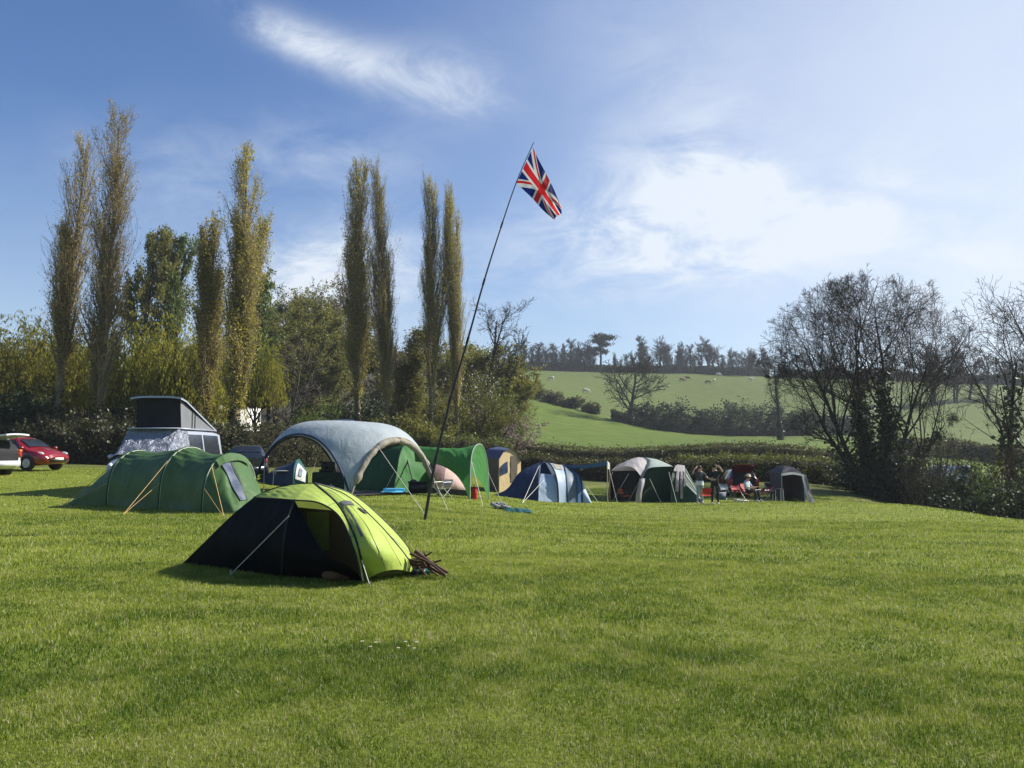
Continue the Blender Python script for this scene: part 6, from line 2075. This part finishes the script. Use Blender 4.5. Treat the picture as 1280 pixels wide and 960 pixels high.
def person(label, loc, rz, P, top, legs, hair, shoes, sleeve_cut=.5, hair_len=.14, hat=None, waist=None):
    """P gives the joints; the figure faces -y in its own frame."""
    r = thing('person', label, 'person', loc, rz)
    names = ['pelvis', 'waist', 'chest', 'neck', 'head', 'crown', 'ls', 'le', 'lw', 'lh', 'rs', 're', 'rw', 'rh', 'lhip', 'lk', 'la', 'lt', 'rhip', 'rk', 'ra', 'rt']
    J = [P[n] for n in names]
    ed = [(0, 1), (1, 2), (2, 3), (3, 4), (4, 5), (2, 6), (6, 7), (7, 8), (8, 9), (2, 10), (10, 11), (11, 12), (12, 13), (0, 14), (14, 15), (15, 16), (16, 17), (0, 18), (18, 19), (19, 20), (20, 21)]
    rad = [(.15, .12), (.135, .11), (.155, .115), (.058, .058), (.092, .10), (.07, .075), .070, .046, .034, .032, .070, .046, .034, .032, .098, .064, .045, .036, .098, .064, .045, .036]
    def mo(k, t_, c):
        a, b = ed[k]
        if b in (4, 5): return 0
        if (a, b) == (2, 3): return 1 if t_ < .6 else 0
        if b in (7, 11): return 1
        if b in (8, 12): return 1 if t_ < sleeve_cut else 0
        if b in (9, 13): return 0
        if b in (17, 21): return 3
        if b in (15, 16, 19, 20, 14, 18): return 2
        if (a, b) == (0, 1): return 2 if t_ < .5 else 1
        return 1
    body = skinned('body', J, ed, rad, 0, [skinm, top, legs, shoes], mo, r)
    # fingers, face
    fm_ = M()
    for wr, hd_2 in (('lw', 'lh'), ('rw', 'rh')):
        a, b = np.array(P[wr], float), np.array(P[hd_2], float)
        d = unit(b - a); s = unit(np.cross(d, V(.3, 1, .2))); u_ = np.cross(s, d)
        for k_, (off, ln_) in enumerate(((-.028, .070), (-.010, .082), (.009, .078), (.027, .062))):
            p0 = b + s * off + d * .01
            fm_.tube([p0, p0 + d * ln_ * .5 + u_ * .004, p0 + d * ln_ + u_ * .022], [.010, .009, .007], 6)
        p0 = a + (b - a) * .55 + s * -.03
        fm_.tube([p0, p0 - s * .03 + d * .03, p0 - s * .035 + d * .06], [.012, .010, .008], 6)
    H = np.array(P['head'], float) * .55 + np.array(P['crown'], float) * .45
    f = np.array(P.get('face', (0, -1, 0)), float); f = unit(f); sd = unit(np.cross(f, V(0, 0, 1))); up_ = np.cross(sd, f)
    fm_.tube([H + f * .10 + up_ * .005, H + f * .125 - up_ * .03, H + f * .105 - up_ * .04], [.010, .016, .012], 7)
    for s_ in (-1, 1): fm_.ball(H + sd * .098 * s_ - up_ * .01, (.014, .02, .032), 8, 6)
    fm_.make('hands_and_face', skinm, body)
    ey = M()
    for s_ in (-1, 1): ey.ball(H + f * .098 + sd * .034 * s_ + up_ * .012, .011, 8, 6)
    ey.make('eyes', hairk, body)
    mo_ = M(); mo_.tube([H + f * .100 - up_ * .066 - sd * .024, H + f * .108 - up_ * .068, H + f * .100 - up_ * .066 + sd * .024], .007, 6); mo_.make('mouth', ptop, body)
    hm_ = M()
    hm_.ball(H - f * .020 + up_ * .030, (.108, .112, .105), 14, 9)
    if hair_len: hm_.tube(rs([H - f * .05 + up_ * .06, H - f * .095 - up_ * .03, H - f * .09 - up_ * hair_len], 8), [.08, .09, .09, .09, .085, .08, .06, .03], 10)
    hm_.make('hair', hair, body)
    if waist is not None:
        w0, w1 = np.array(P['pelvis'], float), np.array(P['waist'], float)
        M().tube([w0 - V(0, 0, .10), w0, w1 * .7 + w0 * .3], [.19, .185, .16], 14).make('shirt_hem', waist, body)
    if hat is not None:
        hc = H + up_ * .075
        k_ = M(); an = np.arange(20) * 2 * pi / 20
        k_.grid(np.array([[hc + (sd * cos(a) + f * sin(a)) * rr + up_ * zz for a in an] for rr, zz in ((.20, -.01), (.12, .0), (.115, .06), (.08, .10), (.01, .105))]), wrap=True)
        k_.make('hat', hat, body)
    return r


STAND = dict(pelvis=(0, 0, .95), waist=(0, -.01, 1.10), chest=(0, 0, 1.34), neck=(0, -.01, 1.50), head=(0, -.02, 1.57), crown=(0, -.02, 1.68),
             ls=(-.19, 0, 1.40), le=(-.26, .03, 1.12), lw=(-.24, -.10, .90), lh=(-.24, -.13, .82), rs=(.19, 0, 1.40), re=(.26, .03, 1.12), rw=(.24, -.10, .90), rh=(.24, -.13, .82),
             lhip=(-.10, 0, .90), lk=(-.11, -.03, .50), la=(-.12, .02, .08), lt=(-.13, -.13, .035), rhip=(.10, 0, .90), rk=(.12, -.02, .50), ra=(.13, .04, .08), rt=(.14, -.11, .035))
A1 = dict(STAND); A1.update(ls=(-.19, 0, 1.40), le=(-.38, -.05, 1.36), lw=(-.32, -.10, 1.58), lh=(-.22, -.10, 1.66), re=(.30, -.16, 1.20), rw=(.18, -.34, 1.20), rh=(.12, -.40, 1.22), face=(.6, -.7, -.1))
person('person in dark grey top and pale trousers with one bare arm raised', g(875, 630), .3, A1, gtop, jean, hairb, shoe, .05, .16, waist=wtop)
A2 = dict(STAND); A2.update(rs=(.19, 0, 1.40), re=(.34, -.10, 1.42), rw=(.22, -.20, 1.62), rh=(.12, -.18, 1.66), le=(-.26, -.10, 1.14), lw=(-.10, -.26, 1.10), lh=(-.03, -.30, 1.10), face=(-.7, -.6, -.05))
person('person dressed in black with a bare arm raised, right of the red chair', g(894, 631), -.2, A2, blk, blk, hairk, shoe, .05, .0)
SIT = dict(pelvis=(0, .05, .50), waist=(0, .09, .64), chest=(0, .10, .88), neck=(0, .06, 1.04), head=(0, .03, 1.11), crown=(0, .02, 1.22),
           ls=(-.19, .09, .94), le=(-.25, -.02, .70), lw=(-.15, -.25, .66), lh=(-.11, -.32, .67), rs=(.19, .09, .94), re=(.25, -.04, .72), rw=(.18, -.27, .70), rh=(.16, -.34, .71),
           lhip=(-.10, .02, .49), lk=(-.13, -.40, .52), la=(-.14, -.44, .10), lt=(-.14, -.60, .04), rhip=(.10, .02, .49), rk=(.13, -.42, .52), ra=(.14, -.50, .10), rt=(.14, -.66, .04), face=(.5, -.8, -.1))
sp_ = g(939, 628) + V(0, .35, 0)
person('person in pale shirt and straw hat sitting in front of the red car', sp_, .85, SIT, ltop, blk, hairb, shoe, .1, .0, hat=strawm)
folding_chair('camp_chair', 'dark camp chair under the sitting person in the straw hat', sp_ + V(0, .03, 0), .85, ptop, blackp, .54, .86, .40)

cow_white = surf('cream cow hide', (.66, .60, .50), (.56, .50, .42), .9, 3)
cow_brown = surf('red brown cow hide', (.20, .085, .045), (.15, .065, .035), .9, 3)


def cow(mat_, label, loc, rz, graze):
    r = thing('cow', label, 'cow', loc, rz, 'cattle grazing on the far hill')
    hz_ = .35 if graze else 1.45
    J = [(0, 0, 1.12), (-.62, 0, 1.16), (.55, 0, 1.10), (.92, 0, 1.12 if graze else 1.32), (1.22, 0, .62 if graze else 1.44), (1.50, 0, .32 if graze else 1.30),
         (-.66, .20, .98), (-.56, .21, .72), (-.78, .21, .42), (-.72, .21, .03), (-.66, -.20, .98), (-.50, -.21, .72), (-.70, -.21, .42), (-.64, -.21, .03),
         (.55, .19, .82), (.56, .20, .46), (.54, .20, .03), (.60, -.19, .82), (.66, -.20, .46), (.62, -.20, .03), (-.90, 0, 1.18), (-.98, 0, .62)]
    ed = [(0, 1), (0, 2), (2, 3), (3, 4), (4, 5), (1, 6), (6, 7), (7, 8), (8, 9), (1, 10), (10, 11), (11, 12), (12, 13), (2, 14), (14, 15), (15, 16), (2, 17), (17, 18), (18, 19), (1, 20), (20, 21)]
    rad = [.36, .31, .34, .20, .15, .09, .17, .12, .065, .055, .17, .12, .065, .055, .13, .075, .055, .13, .075, .055, .05, .035]
    b_ = skinned('body', J, ed, rad, 0, [mat_], lambda k, t_, c: 0, r)
    hd_3 = np.array(J[4])
    e_ = M()
    for s in (-1, 1): e_.ball(hd_3 + V(-.05, s * .20, .06), (.04, .11, .05), 8, 6)
    e_.make('ears', mat_, b_)
    return r


for px, py, d, mt_, rz, gr, label in [
        (689.5, 476, 268, cow_white, 2.9, True, 'white cow grazing on the left of the hill below the trees'),
        (732.5, 492, 215, cow_white, .2, True, 'white cow lowest on the hill left of the spreading tree'),
        (853, 477, 285, cow_brown, .3, True, 'brown cow at the left of the close brown pair'),
        (861, 475.5, 288, cow_brown, 2.8, False, 'brown cow at the right of the close brown pair'),
        (886, 480, 272, cow_brown, 3.3, True, 'brown cow beside the pale one in the middle of the hill'),
        (894, 478.5, 275, cow_white, 1.2, False, 'pale cow standing end on beside a brown one'),
        (899, 470.5, 312, cow_white, .1, True, 'white cow highest on the hill just under the hedge'),
        (940, 476.5, 285, cow_white, .2, True, 'white cow farthest right near the great bare tree')]:
    b = G(px, d)
    # stand it where that sight line meets the hillside
    ds = np.linspace(180, 335, 320)
    gzv = np.array([at(px, py, x)[2] for x in ds]); hv = height((px - 640) / FPX * ds, ds)
    i = int(np.argmin(np.abs(gzv - hv)))
    cow(mt_, label, G(px, ds[i]), rz, gr)
